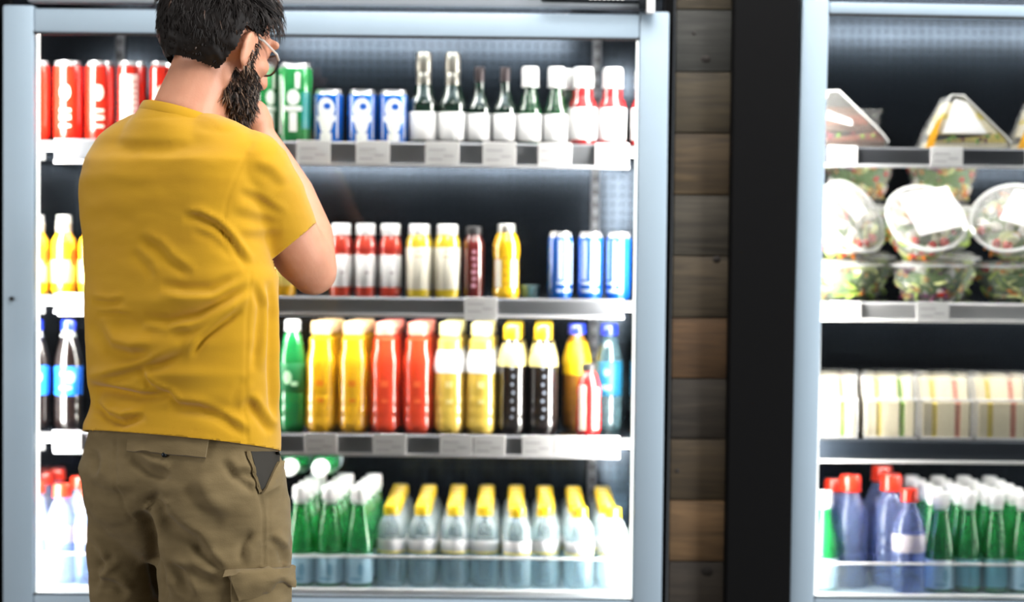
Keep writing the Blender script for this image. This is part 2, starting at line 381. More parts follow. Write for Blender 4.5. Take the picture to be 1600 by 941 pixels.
# bottom deck with a clear front fence
def deck(fr, x0, x1, fx0, fx1, zf):
    g = Geo(); g.box(x0, x1, .07, .60, S4 - .03, S4, bev=.002); dk = g.build('bottom_deck', STEEL_L, fr)
    g = Geo(); g.box(fx0, fx1, .066, .078, S4 - .012, S4 + .006, bev=.002); g.build('deck_front_edge', WHITE, dk)
    g = Geo(); g.box(fx0, fx1, .081, .084, S4 + .002, zf); g.build('clear_fence', clear('fence_clear', (232, 244, 250), (225, 236, 242), .10, .05), dk, smooth=False)
    g = Geo(); g.box(fx0, fx1, .0795, .0855, zf - .002, zf + .0028, bev=.001); g.build('fence_rim', WHITE, dk)
    g = Geo(); g.box(fx0, fx1, .045, .07, S4 - .075, S4 - .02, 0, .003)
    for k in range(60): g.box(fx0 + .01 + (fx1 - fx0 - .02) * k / 60, fx0 + .016 + (fx1 - fx0 - .02) * k / 60, .0435, .046, S4 - .068, S4 - .034, 1)
    g.build('air_grille', [mat('grille_grey', (150, 140, 140), .5), BLACK], fr)
deck(LF, XL + .008, XR - .008, XL + .012, XR - .012, at(520, 870, .083).z)
light_bar(LF, XL + .009, gxl - .0005, .62, gzt + .02); light_bar(LF, XR - .011, gxr + .0005, .62, gzt + .02)
Geo().tube([(gxl + .35, .060, gzt + .088), (gxr - .12, .060, gzt + .088)], .012, 12).build('light_tube', TUBE, LF)
# right fridge
RF = thing('display_fridge', 'black-bodied glass door fridge of salads and sandwiches right of the planks', 'fridge')
rgl = at(1285, 470, 0).x; rX0 = at(1243, 470, 0).x; rX1 = 1.62
bx0, bx1 = at(1141, 470, -.02).x, at(1252, 470, -.02).x
rzt, rzb = at(1450, 22, 0).z, at(1450, 936, 0).z
cabinet(RF, rX0 - .004, rX1 + .02, .02, 2.08, rX0 + .006, rX1 - .006, .56, rzt + .125)
Geo().box(bx0, rX0 - .003, -.02, .67, 0.0, 2.08, 0, .003).build('side_pillar', BLACK, RF, smooth=False)
d2, P2 = door(RF, 'door', rX0, rX1, rgl, rX1 - .055, rzb, rzt, at(1450, -1, 0).z, .12, pivot=(rX0, 0, 1.37), ang=math.radians(.5))
NAVY = DARKRAIL
g = Geo(); g.box(rX0 + .05, rX1, 0, .036, at(1450, -6, 0).z + .004, 2.08, bev=.003); g.build('header_panel', mat('header_dark', (60, 68, 72), .5), RF)
rx0 = rX0 + .012
def rshelf(z, h, tags, m, strip, **k): shelf(RF, z, rx0, rX1 - .01, 1276, 2060, h, tags, m, strip, **k)
rshelf(S1, .037, [(1290, 1335), (1449, 1499), (1596, 1645)], mat('rail_dark_grey', (84, 86, 92), .4, metal=.5, var=.06), STEEL_L)
rshelf(S2, .036, [(1297, 1345), (1431, 1482), (1640, 1690)], STEEL_L, WHITE)
rshelf(S3, .044, [], NAVY, WHITE)
deck(RF, rx0, rX1 - .01, rx0, rX1 - .012, at(1450, 882, .083).z)
light_bar(RF, rX0 + .012, rgl - .001, .62, rzt + .02, TUBE_R); light_bar(RF, rX1 - .012, rX1 - .056, .62, rzt + .02, TUBE_R)
Geo().tube([(rgl + .0, .062, rzt + .072), (rX1 - .08, .062, rzt + .072)], .013, 12).build('light_tube', TUBE, RF)

# ------------------------------------------------------------------ product kinds
OUT = 'outer'
def can_parts(r, h, body, art=None, rim=None):
    P = []
    P.append(('can_body', Geo().lathe([(r * .80, .001), (r * .86, 0), (r, .010), (r, h - .014), (r * .97, h - .010)], 32, caps=True).mesh('can_body', body)))
    P.append(('can_lid', Geo().lathe([(r * .972, h - .0102), (r * .86, h - .003), (r * .87, h), (r * .82, h), (r * .80, h - .004), (0, h - .004)], 32, caps=False).mesh('can_lid', mat('can_metal', (225, 225, 228), .25, metal=.7))))
    g = Geo(); g.box(-.006, .006, -.012, .010, h - .004, h - .0025, 0, .001); P.append(('pull_tab', g.mesh('pull_tab', mat('can_metal', (225, 225, 228), .25, metal=.7))))
    for nm, polys, m in (art or []):
        g = Geo()
        for p in polys: g.decal(p, r + .0005)
        P.append((nm, g.mesh(nm, m, recalc=False)))
    return P
def bottle_parts(prof, body, cap, label=None, capname='cap', art=None, extra=None, ribs=False, top='bottle_body'):
    P = [(top, Geo().lathe(prof, 28).mesh(top, body))]
    cr, c0, c1, cm = cap
    g = Geo(); g.lathe([(cr * .96, c0), (cr, c0 + .0015), (cr, c0 + (c1 - c0) * .82), (cr * .9, c1 - .0005), (0, c1)], 26)
    if c1 - c0 > .008: g.lathe([(cr * 1.05, c0), (cr * 1.05, c0 + .0025), (cr, c0 + .003)], 26, caps=False)
    P.append((capname, g.mesh(capname, cm)))
    for lr, l0, l1, lm, ln in (label or []):
        P.append((ln, Geo().lathe([(lr - .0006, l0), (lr, l0 + .0008), (lr, l1 - .0008), (lr - .0006, l1)], 28, caps=False).mesh(ln, lm)))
    for nm, polys, r, m in (art or []):
        g = Geo()
        for p in polys: g.decal(p, r)
        P.append((nm, g.mesh(nm, m, recalc=False)))
    return P + (extra or [])
def pet(r, h, nk=.013, sh=.62, ribs=3, waist=.0):
    p = [(0, .002), (r * .55, .0015), (r * .8, 0), (r * .96, .006), (r, .016)]
    for k in range(ribs):
        z = h * (.12 + .10 * k); p += [(r, z), (r * .965, z + .004), (r, z + .008)]
    if waist: p += [(r * (1 - waist), h * .46), (r * (1 - waist), h * .52)]
    p += [(r, h * sh), (r * .97, h * (sh + .06)), (r * .80, h * (sh + .15)), (nk * 1.45, h * (sh + .235)), (nk * 1.05, h * (sh + .27)), (nk, h * .935), (nk * 1.0, h * .955), (0, h * .955)]
    return p
def cone(r, h, nk=.0125):
    return [(0, .002), (r * .82, 0), (r * .97, .005), (r, .014), (r, h * .34), (r * .985, h * .42), (r * .88, h * .53), (r * .70, h * .66), (r * .54, h * .78), (nk * 1.1, h * .89), (nk, h * .95), (0, h * .95)]
def wine(r, h, nk=.0105, sh=.50):
    return [(0, .003), (r * .85, 0), (r * .98, .004), (r, .010), (r, h * sh), (r * .96, h * (sh + .04)), (r * .72, h * (sh + .12)), (nk * 1.5, h * (sh + .19)), (nk * 1.15, h * (sh + .26)), (nk, h * .97), (0, h * .97)]
def jar(r, h, nk, sh=.70):
    return [(0, .002), (r * .9, 0), (r, .006), (r, h * sh), (r * .95, h * (sh + .06)), (nk * 1.12, h * (sh + .14)), (nk, h * (sh + .17)), (nk, h * .97), (0, h * .97)]
GREEN_G = clear('green_glass', (130, 215, 150), (44, 156, 88), .5, .08)
DKGREEN = mat('dark_green_glass', (10, 34, 22), .06, coat=.8)
def J(name, c, coat=.8): return mat(name, c, .28, coat=coat)
KIND = {}
KIND['red_can'] = can_parts(.0305, .165, mat('red_can_paint', (214, 40, 20), .22, metal=.15, coat=.5), [
    ('can_print', [rect(-.012, .012, .028 + k * .016, .028 + k * .016 + (.009 if k % 2 else .006)) for k in range(3)] + [circ(.0, .10, .011, .016)], mat('can_print_pale', (255, 214, 196), .3))])
KIND['red_can_pale'] = can_parts(.0305, .165, mat('red_can_paint', (214, 40, 20), .22, metal=.15, coat=.5), [
    ('can_print', [rect(-.020, .020, .020, .138)], mat('can_print_pink', (255, 222, 214), .3)),
    ('can_lettering', [rect(.012, .016, .035 + k * .012, .042 + k * .012, 2) for k in range(8)], mat('red_can_paint', (214, 40, 20)))])
for p in KIND['red_can_pale'][-1:]:
    for v in p[1].vertices: v.co.x *= 1.012; v.co.y *= 1.012
KIND['green_can'] = can_parts(.0365, .165, mat('green_can_paint', (38, 150, 78), .22, metal=.2, coat=.5), [
    ('can_print', [circ(.0, .094, .0135, .016), rect(-.019, .019, .066, .076), rect(-.008, .008, .024, .064), rect(-.035, -.026, .018, .140), rect(.004, .014, .112, .145)], mat('can_print_white', (250, 252, 248), .3)),
    ('can_band', [rect(.018, .040, .03, .105)], mat('can_teal', (24, 140, 140), .3))])
KIND['blue_can'] = can_parts(.0306, .112, mat('blue_can_paint', (18, 110, 214), .22, metal=.25, coat=.5), [
    ('can_emblem', [circ(0, .072, .0185, .022), [(-.020, .058), (-.010, .026), (0, .018), (.010, .026), (.020, .058), (0, .064)], rect(-.021, .021, .046, .058), rect(-.012, .012, .006, .022), rect(-.027, -.024, .012, .098), rect(.024, .027, .012, .098)], mat('can_print_white', (250, 252, 248), .3)),
    ('emblem_window', [circ(.003, .077, .008, .007)], mat('can_blue_deep', (20, 90, 190), .3))])
for v in KIND['blue_can'][-1][1].vertices: v.co.x *= 1.015; v.co.y *= 1.015
SLIMPRINT = [rect(-.018, -.008, .04, .122), rect(.0, .006, .018, .122), rect(.012, .020, .03, .118), rect(-.02, .02, .030, .036), rect(-.02, .02, .014, .020)]
KIND['slim_can'] = can_parts(.0262, .138, mat('slim_can_blue', (16, 92, 190), .2, metal=.35, coat=.5), [
    ('can_print', SLIMPRINT, mat('can_silver', (196, 214, 240), .25, metal=.4))])
FOIL = mat('silver_foil', (150, 146, 138), .28, metal=.8, bump=.3, scale=120); GOLD = mat('gold_foil', (238, 205, 120), .3, metal=.6, bump=.4, scale=90)
KIND['sparkling'] = bottle_parts(wine(.0288, .180, .012, .46), DKGREEN, (.0165, .150, .191, FOIL), [(.0293, .010, .068, PAPER, 'label'), (.0155, .112, .151, FOIL, 'neck_foil')], 'foil_cap',
    extra=[('gold_collar', Geo().lathe([(.0190, .098), (.0200, .104), (.0185, .112), (.0160, .118)], 26, caps=False).mesh('gold_collar', GOLD))])
KIND['mini_wine'] = bottle_parts(wine(.0244, .155, .009, .47), DKGREEN, (.0105, .132, .163, mat('dark_foil', (64, 56, 58), .3, metal=.5)), [(.0248, .010, .066, PAPER, 'label')])
KIND['green_wine'] = bottle_parts(wine(.0258, .150, .012, .47), clear('dkgreen_clear', (40, 110, 50), (10, 60, 28), .8, .05), (.0178, .122, .164, WHITE), [(.0262, .010, .066, PAPER, 'label')])
KIND['red_sauce'] = bottle_parts(wine(.0285, .150, .0145, .56), J('dark_red_juice', (150, 14, 18)), (.0212, .122, .164, WHITE), [(.0290, .014, .080, PAPER, 'label')])
YEL = J('mango_juice', (250, 186, 24)); SIL = mat('silver_cap', (196, 196, 192), .3, metal=.6)
KIND['mango'] = bottle_parts(jar(.0262, .162, .015, .62), YEL, (.0165, .146, .163, SIL), [(.0266, .022, .070, mat('mango_label', (255, 226, 120), .4), 'label')],
    extra=[('clear_neck', Geo().lathe([(.0172, .127), (.0172, .146)], 24, caps=False).mesh('clear_neck', clear('bottle_clear', (236, 240, 240), (214, 220, 220), .3)))],
    art=[('fruit_print', [circ(.028, .075, .010, .018)], .0268, mat('fruit_orange', (232, 84, 20), .4))])
KIND['red_juice'] = bottle_parts(jar(.0234, .148, .017, .70), J('red_juice', (216, 66, 44)), (.0205, .128, .152, WHITE), [(.0238, .020, .087, PAPER, 'label'), (.0236, .0925, .104, mat('red_panel', (196, 40, 26), .4), 'neck_panel')],
    art=[('label_text', [rect(.014, .0152, .045, .08, 3), rect(.001, .008, .048, .052, 2)], .0240, mat('label_ink', (170, 150, 160), .6))])
KIND['lemon_juice'] = bottle_parts(jar(.0278, .148, .019, .74), J('lemon_juice', (246, 214, 50)), (.0220, .130, .152, WHITE), [(.0282, .016, .104, mat('lemon_label', (250, 244, 226), .5), 'label')],
    art=[('label_text', [rect(-.008, .010, .083, .086, 3), rect(-.004, .005, .094, .097, 3)], .0284, mat('label_ink_yellow', (226, 206, 150), .6))])
KIND['dark_juice'] = bottle_parts(jar(.0222, .144, .014, .74), J('dark_cherry_juice', (108, 22, 18)), (.0165, .131, .148, mat('dark_cap', (46, 44, 46), .4)),
    art=[('label_text', [rect(-.004 + .002 * (k % 2), .006, .022 + k * .014, .029 + k * .014, 3) for k in range(6)], .0226, mat('label_ink_pink', (206, 150, 170), .5))])
KIND['yellow_grip'] = bottle_parts([(0, .002), (.025, 0), (.028, .006), (.028, .016), (.0265, .022), (.0262, .08), (.028, .094), (.0275, .112), (.022, .128), (.017, .136), (.017, .150), (0, .150)], J('yellow_juice', (250, 196, 14)), (.0182, .137, .154, SIL), [],
    art=[('side_label', [rect(-.028, -.010, .022, .080), rect(.010, .028, .022, .080)], .0272, mat('label_pale', (250, 246, 226), .5)), ('label_text', [rect(-.005, .003, .028 + k * .018, .032 + k * .018, 2) for k in range(4)], .0288, mat('label_ink_brown', (196, 140, 20), .6))])
KIND['teal_tub'] = bottle_parts([(0, .0), (.017, 0), (.0185, .003), (.0185, .022), (0, .022)], clear('teal_clear', (120, 170, 180), (90, 140, 150), .7), (.0195, .021, .028, clear('teal_clear2', (140, 180, 190), (120, 160, 170), .7)), [], 'lid', top='tub')
COLA = J('cola', (20, 10, 9)); DBLUE = mat('blue_cap', (26, 52, 190), .35, coat=.3); YCAP = mat('yellow_cap', (250, 208, 30), .35, coat=.3)
KIND['cola'] = bottle_parts(pet(.0285, .226, .0125, .58, 3, .05), COLA, (.0155, .205, .226, DBLUE), [(.0289, .070, .130, mat('blue_label', (30, 110, 232), .35), 'label')],
    art=[('label_print', [rect(-.013, .013, .083, .089), rect(-.012, .0, .112, .118), circ(.010, .108, .010, .012)], .0293, mat('label_print_pale', (150, 190, 250), .4))], extra=[('clear_neck', Geo().lathe([(.0185, .190), (.0150, .196), (.0138, .206)], 24, caps=False).mesh('clear_neck', clear('bottle_clear', (236, 240, 240), (214, 220, 220), .3)))])
KIND['green_soda'] = bottle_parts(pet(.0268, .232, .013, .62, 3, .05), clear('green_soda_body', (90, 200, 130), (34, 160, 84), .75), (.0165, .208, .232, WHITE), [(.0271, .082, .142, mat('green_label', (30, 128, 74), .4), 'label')],
    art=[('label_print', [circ(-.008, .112, .009, .014), rect(0, .014, .095, .104)], .0275, mat('label_print_green', (190, 236, 190), .4))])
def soda(c, cc, lab, key, seed, r=.0322):
    return bottle_parts(pet(r, .230, .0180, .60, 3, .03), mat(key, c, .28, coat=.9), (.0222, .203, .229, cc), [], art=[('label_print', [rect(-.008, .008, .095, .108), rect(-.006, .008, .062, .070)], r + .0004, mat(key + '_print', lab, .4))])
KIND['orange_soda'] = soda((252, 190, 22), mat('cream_orange_cap', (255, 216, 160), .35, coat=.3), (240, 140, 20), 'orange_soda_liquid', 1)
KIND['red_soda'] = soda((246, 70, 34), mat('pale_red_cap', (255, 150, 130), .35, coat=.3), (255, 110, 60), 'red_soda_liquid', 2)
KIND['pale_soda'] = soda((252, 214, 92), mat('pale_yellow_cap', (252, 240, 170), .35, coat=.3), (255, 236, 160), 'pale_soda_liquid', 3)
KIND['pale_soda'].append(('shoulder_label', Geo().lathe([(.0326, .125), (.0326, .136), (.0318, .150), (.0262, .172)], 28, caps=False).mesh('shoulder_label', PAPER)))
KIND['yellow_cap_cola'] = bottle_parts(pet(.0308, .226, .014, .60, 3, .03), COLA, (.0188, .196, .226, YCAP), [], art=[('label_print', [circ(.0 + .003 * (k % 2), .035 + k * .017, .0035, .0035, 10) for k in range(7)], .0312, mat('label_print_grey', (150, 160, 176), .4))],
    extra=[('shoulder_band', Geo().lathe([(.0308, .140), (.0300, .154), (.0252, .172), (.0212, .186)], 28, caps=False).mesh('shoulder_band', mat('cream_band', (238, 222, 150), .4)))])
KIND['blue_cap_soda'] = bottle_parts(pet(.0300, .226, .014, .60, 3, .03), J('amber_drink', (150, 100, 26)), (.0190, .203, .226, DBLUE), [], extra=[('shoulder_band', Geo().lathe([(.0305, .118), (.0305, .140), (.0298, .154), (.0250, .172), (.0210, .186)], 28, caps=False).mesh('shoulder_band', mat('yellow_band', (226, 186, 20), .4)))])
KIND['small_red_soda'] = bottle_parts(pet(.0262, .148, .012, .60, 2, .06), J('cherry_soda', (206, 30, 30)), (.0150, .132, .148, mat('dark_cap', (46, 44, 46), .4)), [], art=[('side_label', [rect(-.024, -.007, .010, .104), rect(.009, .022, .012, .098)], .0266, mat('label_pale', (250, 246, 226), .5))])
KIND['blue_water'] = bottle_parts(pet(.0282, .226, .013, .62, 3, .0), clear('blue_water_body', (170, 190, 190), (70, 96, 104), .6), (.0182, .203, .226, DBLUE), [(.0286, .075, .148, mat('teal_label', (22, 92, 124), .4), 'label')],
    art=[('label_print', [circ(-.006, .125, .006, .008), rect(-.014, .004, .088, .098)], .029, mat('label_print_teal', (120, 180, 210), .4))])
RCAP = mat('red_cap', (236, 52, 26), .35, coat=.3)
BWATER = clear('blue_bottle', (190, 204, 236), (180, 194, 228), .30, .06, ripple=60)
BWATER2 = clear('blue_bottle_deep', (178, 190, 226), (142, 158, 206), .26, .06, ripple=60)
KIND['red_cap_water'] = bottle_parts(pet(.0315, .205, .0135, .56, 3), BWATER, (.0190, .178, .204, RCAP), [(.0318, .085, .120, clear('pale_label', (250, 236, 246), (250, 240, 246), .6), 'label')])
KIND['red_cap_big'] = bottle_parts(pet(.0385, .235, .0145, .58, 4), BWATER2, (.0225, .200, .234, RCAP), [])
KIND['red_cap_slim'] = bottle_parts(pet(.0345, .215, .0125, .56, 4), BWATER2, (.0178, .188, .214, RCAP), [(.0348, .085, .122, clear('pale_label', (250, 236, 246), (250, 240, 246), .6), 'label')])
LBLUE = mat('pale_blue_label', (206, 226, 236), .45)
KIND['mineral'] = bottle_parts(cone(.0305, .203), GREEN_G, (.0175, .180, .206, WHITE), [(.0309, .008, .068, LBLUE, 'label'), (.0150, .166, .180, mat('neck_paper', (226, 238, 232), .5), 'neck_label')],
    art=[('label_print', [circ(.006, .036, .006, .014), rect(-.016, .010, .014, .020)], .0313, mat('label_print_mineral', (150, 190, 204), .4))])
KIND['mineral_teal'] = bottle_parts(cone(.0272, .205), GREEN_G, (.0165, .182, .208, WHITE), [(.0276, .012, .070, mat('teal_pale_label', (112, 170, 180), .45), 'label'), (.0142, .168, .182, mat('neck_paper', (226, 238, 232), .5), 'neck_label')])
WAT = clear('water_bottle', (234, 245, 248), (226, 238, 243), .27, .05, ripple=45)
KIND['still_water'] = bottle_parts([(0, .002), (.024, 0), (.0295, .006)] + [q for k in range(6) for q in ((.0302, .012 + k * .0095), (.0288, .0165 + k * .0095))] + [(.0302, .070), (.0302, .106), (.0285, .122), (.0225, .136), (.0150, .144), (.013, .148), (.013, .158), (0, .158)], WAT, (.0168, .147, .167, YCAP), [(.0306, .074, .098, mat('white_label', (246, 244, 246), .5), 'label'), (.0307, .0705, .0745, mat('yellow_line', (246, 226, 90), .5), 'label_stripe')])

CAT = dict(red_can='can', red_can_pale='can', green_can='can', blue_can='can', slim_can='can', teal_tub='tub')
NAME = dict(red_can='tall_can', red_can_pale='tall_can', green_can='tall_can', blue_can='drink_can', slim_can='slim_can', sparkling='sparkling_wine_bottle', mini_wine='wine_bottle', green_wine='wine_bottle', red_sauce='juice_bottle',
    mango='juice_bottle', red_juice='juice_bottle', lemon_juice='juice_bottle', dark_juice='juice_bottle', yellow_grip='juice_bottle', teal_tub='plastic_tub', cola='cola_bottle', yellow_cap_cola='cola_bottle', green_soda='soda_bottle', orange_soda='soda_bottle',
    red_soda='soda_bottle', pale_soda='soda_bottle', blue_cap_soda='soda_bottle', small_red_soda='soda_bottle', blue_water='water_bottle', red_cap_water='water_bottle', red_cap_big='water_bottle', red_cap_slim='water_bottle',
    mineral='mineral_water_bottle', mineral_teal='mineral_water_bottle', still_water='water_bottle')
for k in KIND:   # one mesh per kind and part, named for the part
    KIND[k] = [(n, me) for n, me in KIND[k]]
def product(kind, px, Y, z, label, group=None, rz=None, py=470, rot=None, cat=None):
    p = at(px, py, Y)
    t = thing(NAME[kind], label, cat or CAT.get(kind, 'bottle'), (p.x, Y, z + .0006), group, rot)
    if rot is None: t.rotation_euler = (0, 0, rz if rz is not None else math.atan2(-p.x, Y + 3.95) * -1 * 0 + random.uniform(-.12, .12))
    par = {}
    for n, me in KIND[kind]:
        q = t
        if n in ('pull_tab',): q = par.get('can_lid', t)
        elif n in ('label_text', 'label_print'): q = par.get('label', t)
        elif n in ('can_lettering', 'emblem_window'): q = par.get('can_print', par.get('can_emblem', t))
        elif n == 'label_stripe': q = par.get('label', t)
        par[n] = put(n, me, q)
    return t
ORD = 'first second third fourth fifth sixth seventh eighth ninth tenth'.split()
TOP, MID, LOW, BOT = 'top shelf', 'second shelf', 'third shelf', 'bottom deck'
# ---- left fridge, top shelf
Y1 = .185
zt = S1
for i, (px, k, l) in enumerate(((56, 'red_can', 'tall red can at the fridge edge, half behind the left door frame'), (107, 'red_can', 'tall red can with pale print, the second along from the left door frame'),
        (157, 'red_can', 'tall red can, third along from the left door frame'), (207, 'red_can_pale', 'tall red can showing its large pale pink panel'), (256, 'red_can', "tall red can partly hidden behind the man's head"))):
    product(k, px, Y1, zt, l, 'tall red cans on the top shelf', py=160)
product('green_can', 404, Y1, zt, "tall green and white can half hidden behind the man's glasses and chin", 'tall green cans on the top shelf', py=160, rz=.9)
product('green_can', 461, Y1, zt, 'tall green can with white circle print, standing beside the blue cans', 'tall green cans on the top shelf', py=160, rz=0)
for px, l in ((513.5, 'short blue can with white emblem, right next to the tall green can'), (566, 'short blue can with white emblem, in the middle of its trio'), (615, 'short blue can with white emblem, next to the foil-topped bottles')):
    product('blue_can', px, Y1, zt, l, 'short blue cans on the top shelf', py=180)
for px, l in ((662, 'dark bottle with silver foil neck and gold collar, beside the blue cans'), (707, 'dark bottle with silver foil neck and gold collar, beside the small dark wine bottles')):
    product('sparkling', px, Y1, zt, l, 'foil-topped sparkling bottles', py=150)
for px, l in ((749, 'small dark bottle with slim dark top and white label, next to the foil-topped pair'), (789, 'small dark bottle with slim dark top, next to a white-capped green bottle')):
    product('mini_wine', px, Y1, zt, l, 'small dark wine bottles', py=150)
for px, l in ((828, 'green bottle with big white cap, next to the slim dark-topped bottle'), (869, 'green bottle with big white cap, next to the red bottles')):
    product('green_wine', px, Y1, zt, l, 'white-capped green bottles', py=150)
product('green_wine', 887, Y1 + .062, zt, 'green bottle with white cap peeking out from behind the front pair', 'white-capped green bottles', py=150)
for px, l in ((911, 'red bottle with white cap and blank white label, next to the green bottle'), (957, 'red bottle with white cap and white label above the last price tag'), (1008, 'red bottle standing in for a side wall reflection, cut off by the right door frame')):  # the last bottle stands in for a reflection in the side wall
    product('red_sauce', px, Y1, zt, l, 'white-capped red bottles on the top shelf', py=150)
# ---- second shelf
Y2 = .182; zt = S2
for px, l in ((57, 'small yellow juice bottle half behind the left door frame'), (100, 'small yellow juice bottle with silver cap, fully in view left of the man'), (143, "small yellow juice bottle mostly hidden by the man's back")):
    product('mango', px, Y2, zt, l, 'yellow juice bottles on the second shelf', py=400, rz=0)
product('mango', 443, Y2, zt, "yellow juice bottle showing only its base below the man's elbow", 'yellow juice bottles on the second shelf', py=400)
for px, l in ((533, "red juice bottle with white cap, touching the man's elbow in view"), (571, 'red juice bottle with white cap, middle one of three'), (610, 'red juice bottle with white cap, next to the pale yellow juices')):
    product('red_juice', px, Y2, zt, l, 'white-labelled red juice bottles', py=400, rz=0)
for px, l in ((655, 'yellow juice bottle with tall white label, next to the red juices'), (699, 'yellow juice bottle with tall white label, next to the dark cherry bottle')):
    product('lemon_juice', px, Y2, zt, l, 'white-labelled yellow juice bottles', py=400, rz=0)
product('dark_juice', 740, Y2, zt, 'slim dark red juice bottle with black cap', py=400, rz=0)
product('yellow_grip', 791, Y2, zt, 'bright yellow bottle with silver cap standing by itself', py=400, rz=0)
product('teal_tub', 829, Y2 + .02, zt, 'low pale teal tub right of the lone yellow bottle', py=450)
for px, l, rz in ((875, 'slim blue and silver can nearest the yellow bottle', .5), (922, 'slim blue and silver can, middle of the three whole ones', 0), (966, 'slim blue and silver can, last whole one before the door frame', -.5), (1012, 'slim blue can standing in for a side wall reflection, at the right door frame', .2)):  # the can at the frame is added for a mirror image in the side wall
    product('slim_can', px, Y2, zt, l, 'slim blue cans', py=410, rz=rz)
# ---- third shelf
zt = S3; Y3 = .185
for px, l in ((56, 'dark cola bottle with blue label, half behind the left door frame'), (107, "dark cola bottle with blue label, beside the man's back")):
    product('cola', px, Y3, zt, l, 'blue-labelled cola bottles', py=590, rz=0)
product('green_soda', 457, Y3, zt, "green soda bottle with white cap, beside the man's shirt", 'soda bottles on the third shelf', py=590, rz=0)
cols = [(502, 'orange_soda', 'yellow-orange soda bottle next to the green soda'), (552, 'orange_soda', 'yellow-orange soda bottle next to the red sodas'), (602, 'red_soda', 'red soda bottle next to the yellow-orange ones'), (653, 'red_soda', 'red soda bottle next to the pale yellow ones'),
        (702.5, 'pale_soda', 'pale yellow soda bottle next to the red sodas'), (752, 'pale_soda', 'pale yellow soda bottle next to the black colas'), (800, 'yellow_cap_cola', 'black cola with yellow cap next to the pale yellow sodas'), (848, 'yellow_cap_cola', 'black cola with yellow cap next to the blue-capped bottle')]
for px, k, l in cols:
    product(k, px, Y3, zt, l, 'large soda bottles in the front row', py=590, rz=0)
    f0 = 3110 / (3.95 + Y3); off = 5 - .5 * (px - 502) / 50
    for q in (1, 2):
        Yq = Y3 + .068 * q; fq = 3110 / (3.95 + Yq); pq = 800 + (px + off * q - 800) * fq / f0
        base = l.split(' next')[0]; nxt = l.split('next to ')[1]
        product(k, pq, Yq, zt, base + (', one row back, behind the one by ' if q == 1 else ', two rows back, behind the one by ') + nxt, 'soda bottles behind the front row', py=590)
product('blue_cap_soda', 901, .262, zt, 'amber drink with blue cap and yellow band, behind the small red soda', py=590)
product('small_red_soda', 920, .170, zt, 'small red soda bottle with dark cap standing before taller bottles', py=620, rz=0)
product('blue_water', 951, .250, zt, 'clear bottle with blue cap and teal label, right of the small red soda', 'teal-labelled bottles', py=590, rz=0)
product('blue_water', 1006, .250, zt, 'teal-labelled bottle standing in for a side wall reflection, at the right door frame', 'teal-labelled bottles', py=590)  # added in place of a reflection in the glossy side wall
# ---- bottom deck
zt = S4; Y4 = .140
product('red_cap_water', 97, Y4, zt, 'bluish water bottle with red cap in front, just left of the man', 'red-capped water bottles in the left fridge', py=850)
for px, Y, l in ((56, .20, 'bluish red-capped bottle behind the left door frame'), (70, .33, 'bluish red-capped bottle standing far back on the left'), (124, .27, "bluish red-capped bottle touching the man's outline at the back"), (140, Y4, "bluish red-capped bottle mostly hidden by the man's hip"), (88, .40, 'bluish red-capped bottle in the deepest row on the left')):
    product('red_cap_water', px, Y, zt, l, 'red-capped water bottles in the left fridge', py=850)
for c, (px, nm) in enumerate(((470, "nearest the man's trousers"), (515, 'in the middle column'), (561, 'beside the clear water bottles'))):
    f0 = 3110 / (3.95 + Y4)
    for q in range(4):
        Yq = Y4 + .066 * q; fq = 3110 / (3.95 + Yq); pq = 800 + (px + (4 * q) - 800) * fq / f0
        product('mineral', pq, Yq, zt, 'green mineral water bottle with white cap, %s, %s' % (nm, ('front row', 'second row', 'third row', 'back row')[q]), 'green mineral water bottles in the left fridge', py=850)
# two bottles laid across the caps of the green ones, caps to the front
for px, py, Y, l in ((500, 735, .16, 'green bottle lying on top of the others with its white cap facing out'), (452, 734, .17, "green bottle lying on the others, its white cap right beside the man's pocket")):
    p = at(px, py, Y)
    t = product('mineral', px, Y, 0, l, 'green bottles lying on top', py=py, rot=(PI / 2, 0, 0)); t.location = (p.x, Y + .20, zt + .2065 + .0315)
wcols = [(612, 1), (660, 1), (711, 1), (757, 1), (808, 0), (851, 1), (905, 0), (957, 0)]
for c, (px, r0) in enumerate(wcols):
    f0 = 3110 / (3.95 + Y4)
    base = [612, 660, 709, 757, 806, 854, 902, 950][c]
    for q in range(0, 6):
        Yq = Y4 + .064 * q; fq = 3110 / (3.95 + Yq)
        pq = px if q == 0 else 800 + (base - 800) * fq / f0
        if q == 0 and r0: Yq += .012
        product('still_water', pq, Yq, zt, 'clear water bottle with yellow cap, %s column from the green bottles, %s row' % (ORD[c], ('front', 'second', 'third', 'fourth', 'fifth', 'back')[q]), 'yellow-capped water bottles', py=850)
product('still_water', 1004, Y4 + .03, zt, 'yellow-capped water bottle standing in for a side wall reflection, at the right door frame', 'yellow-capped water bottles', py=850)  # extra bottle where the side wall would mirror the row
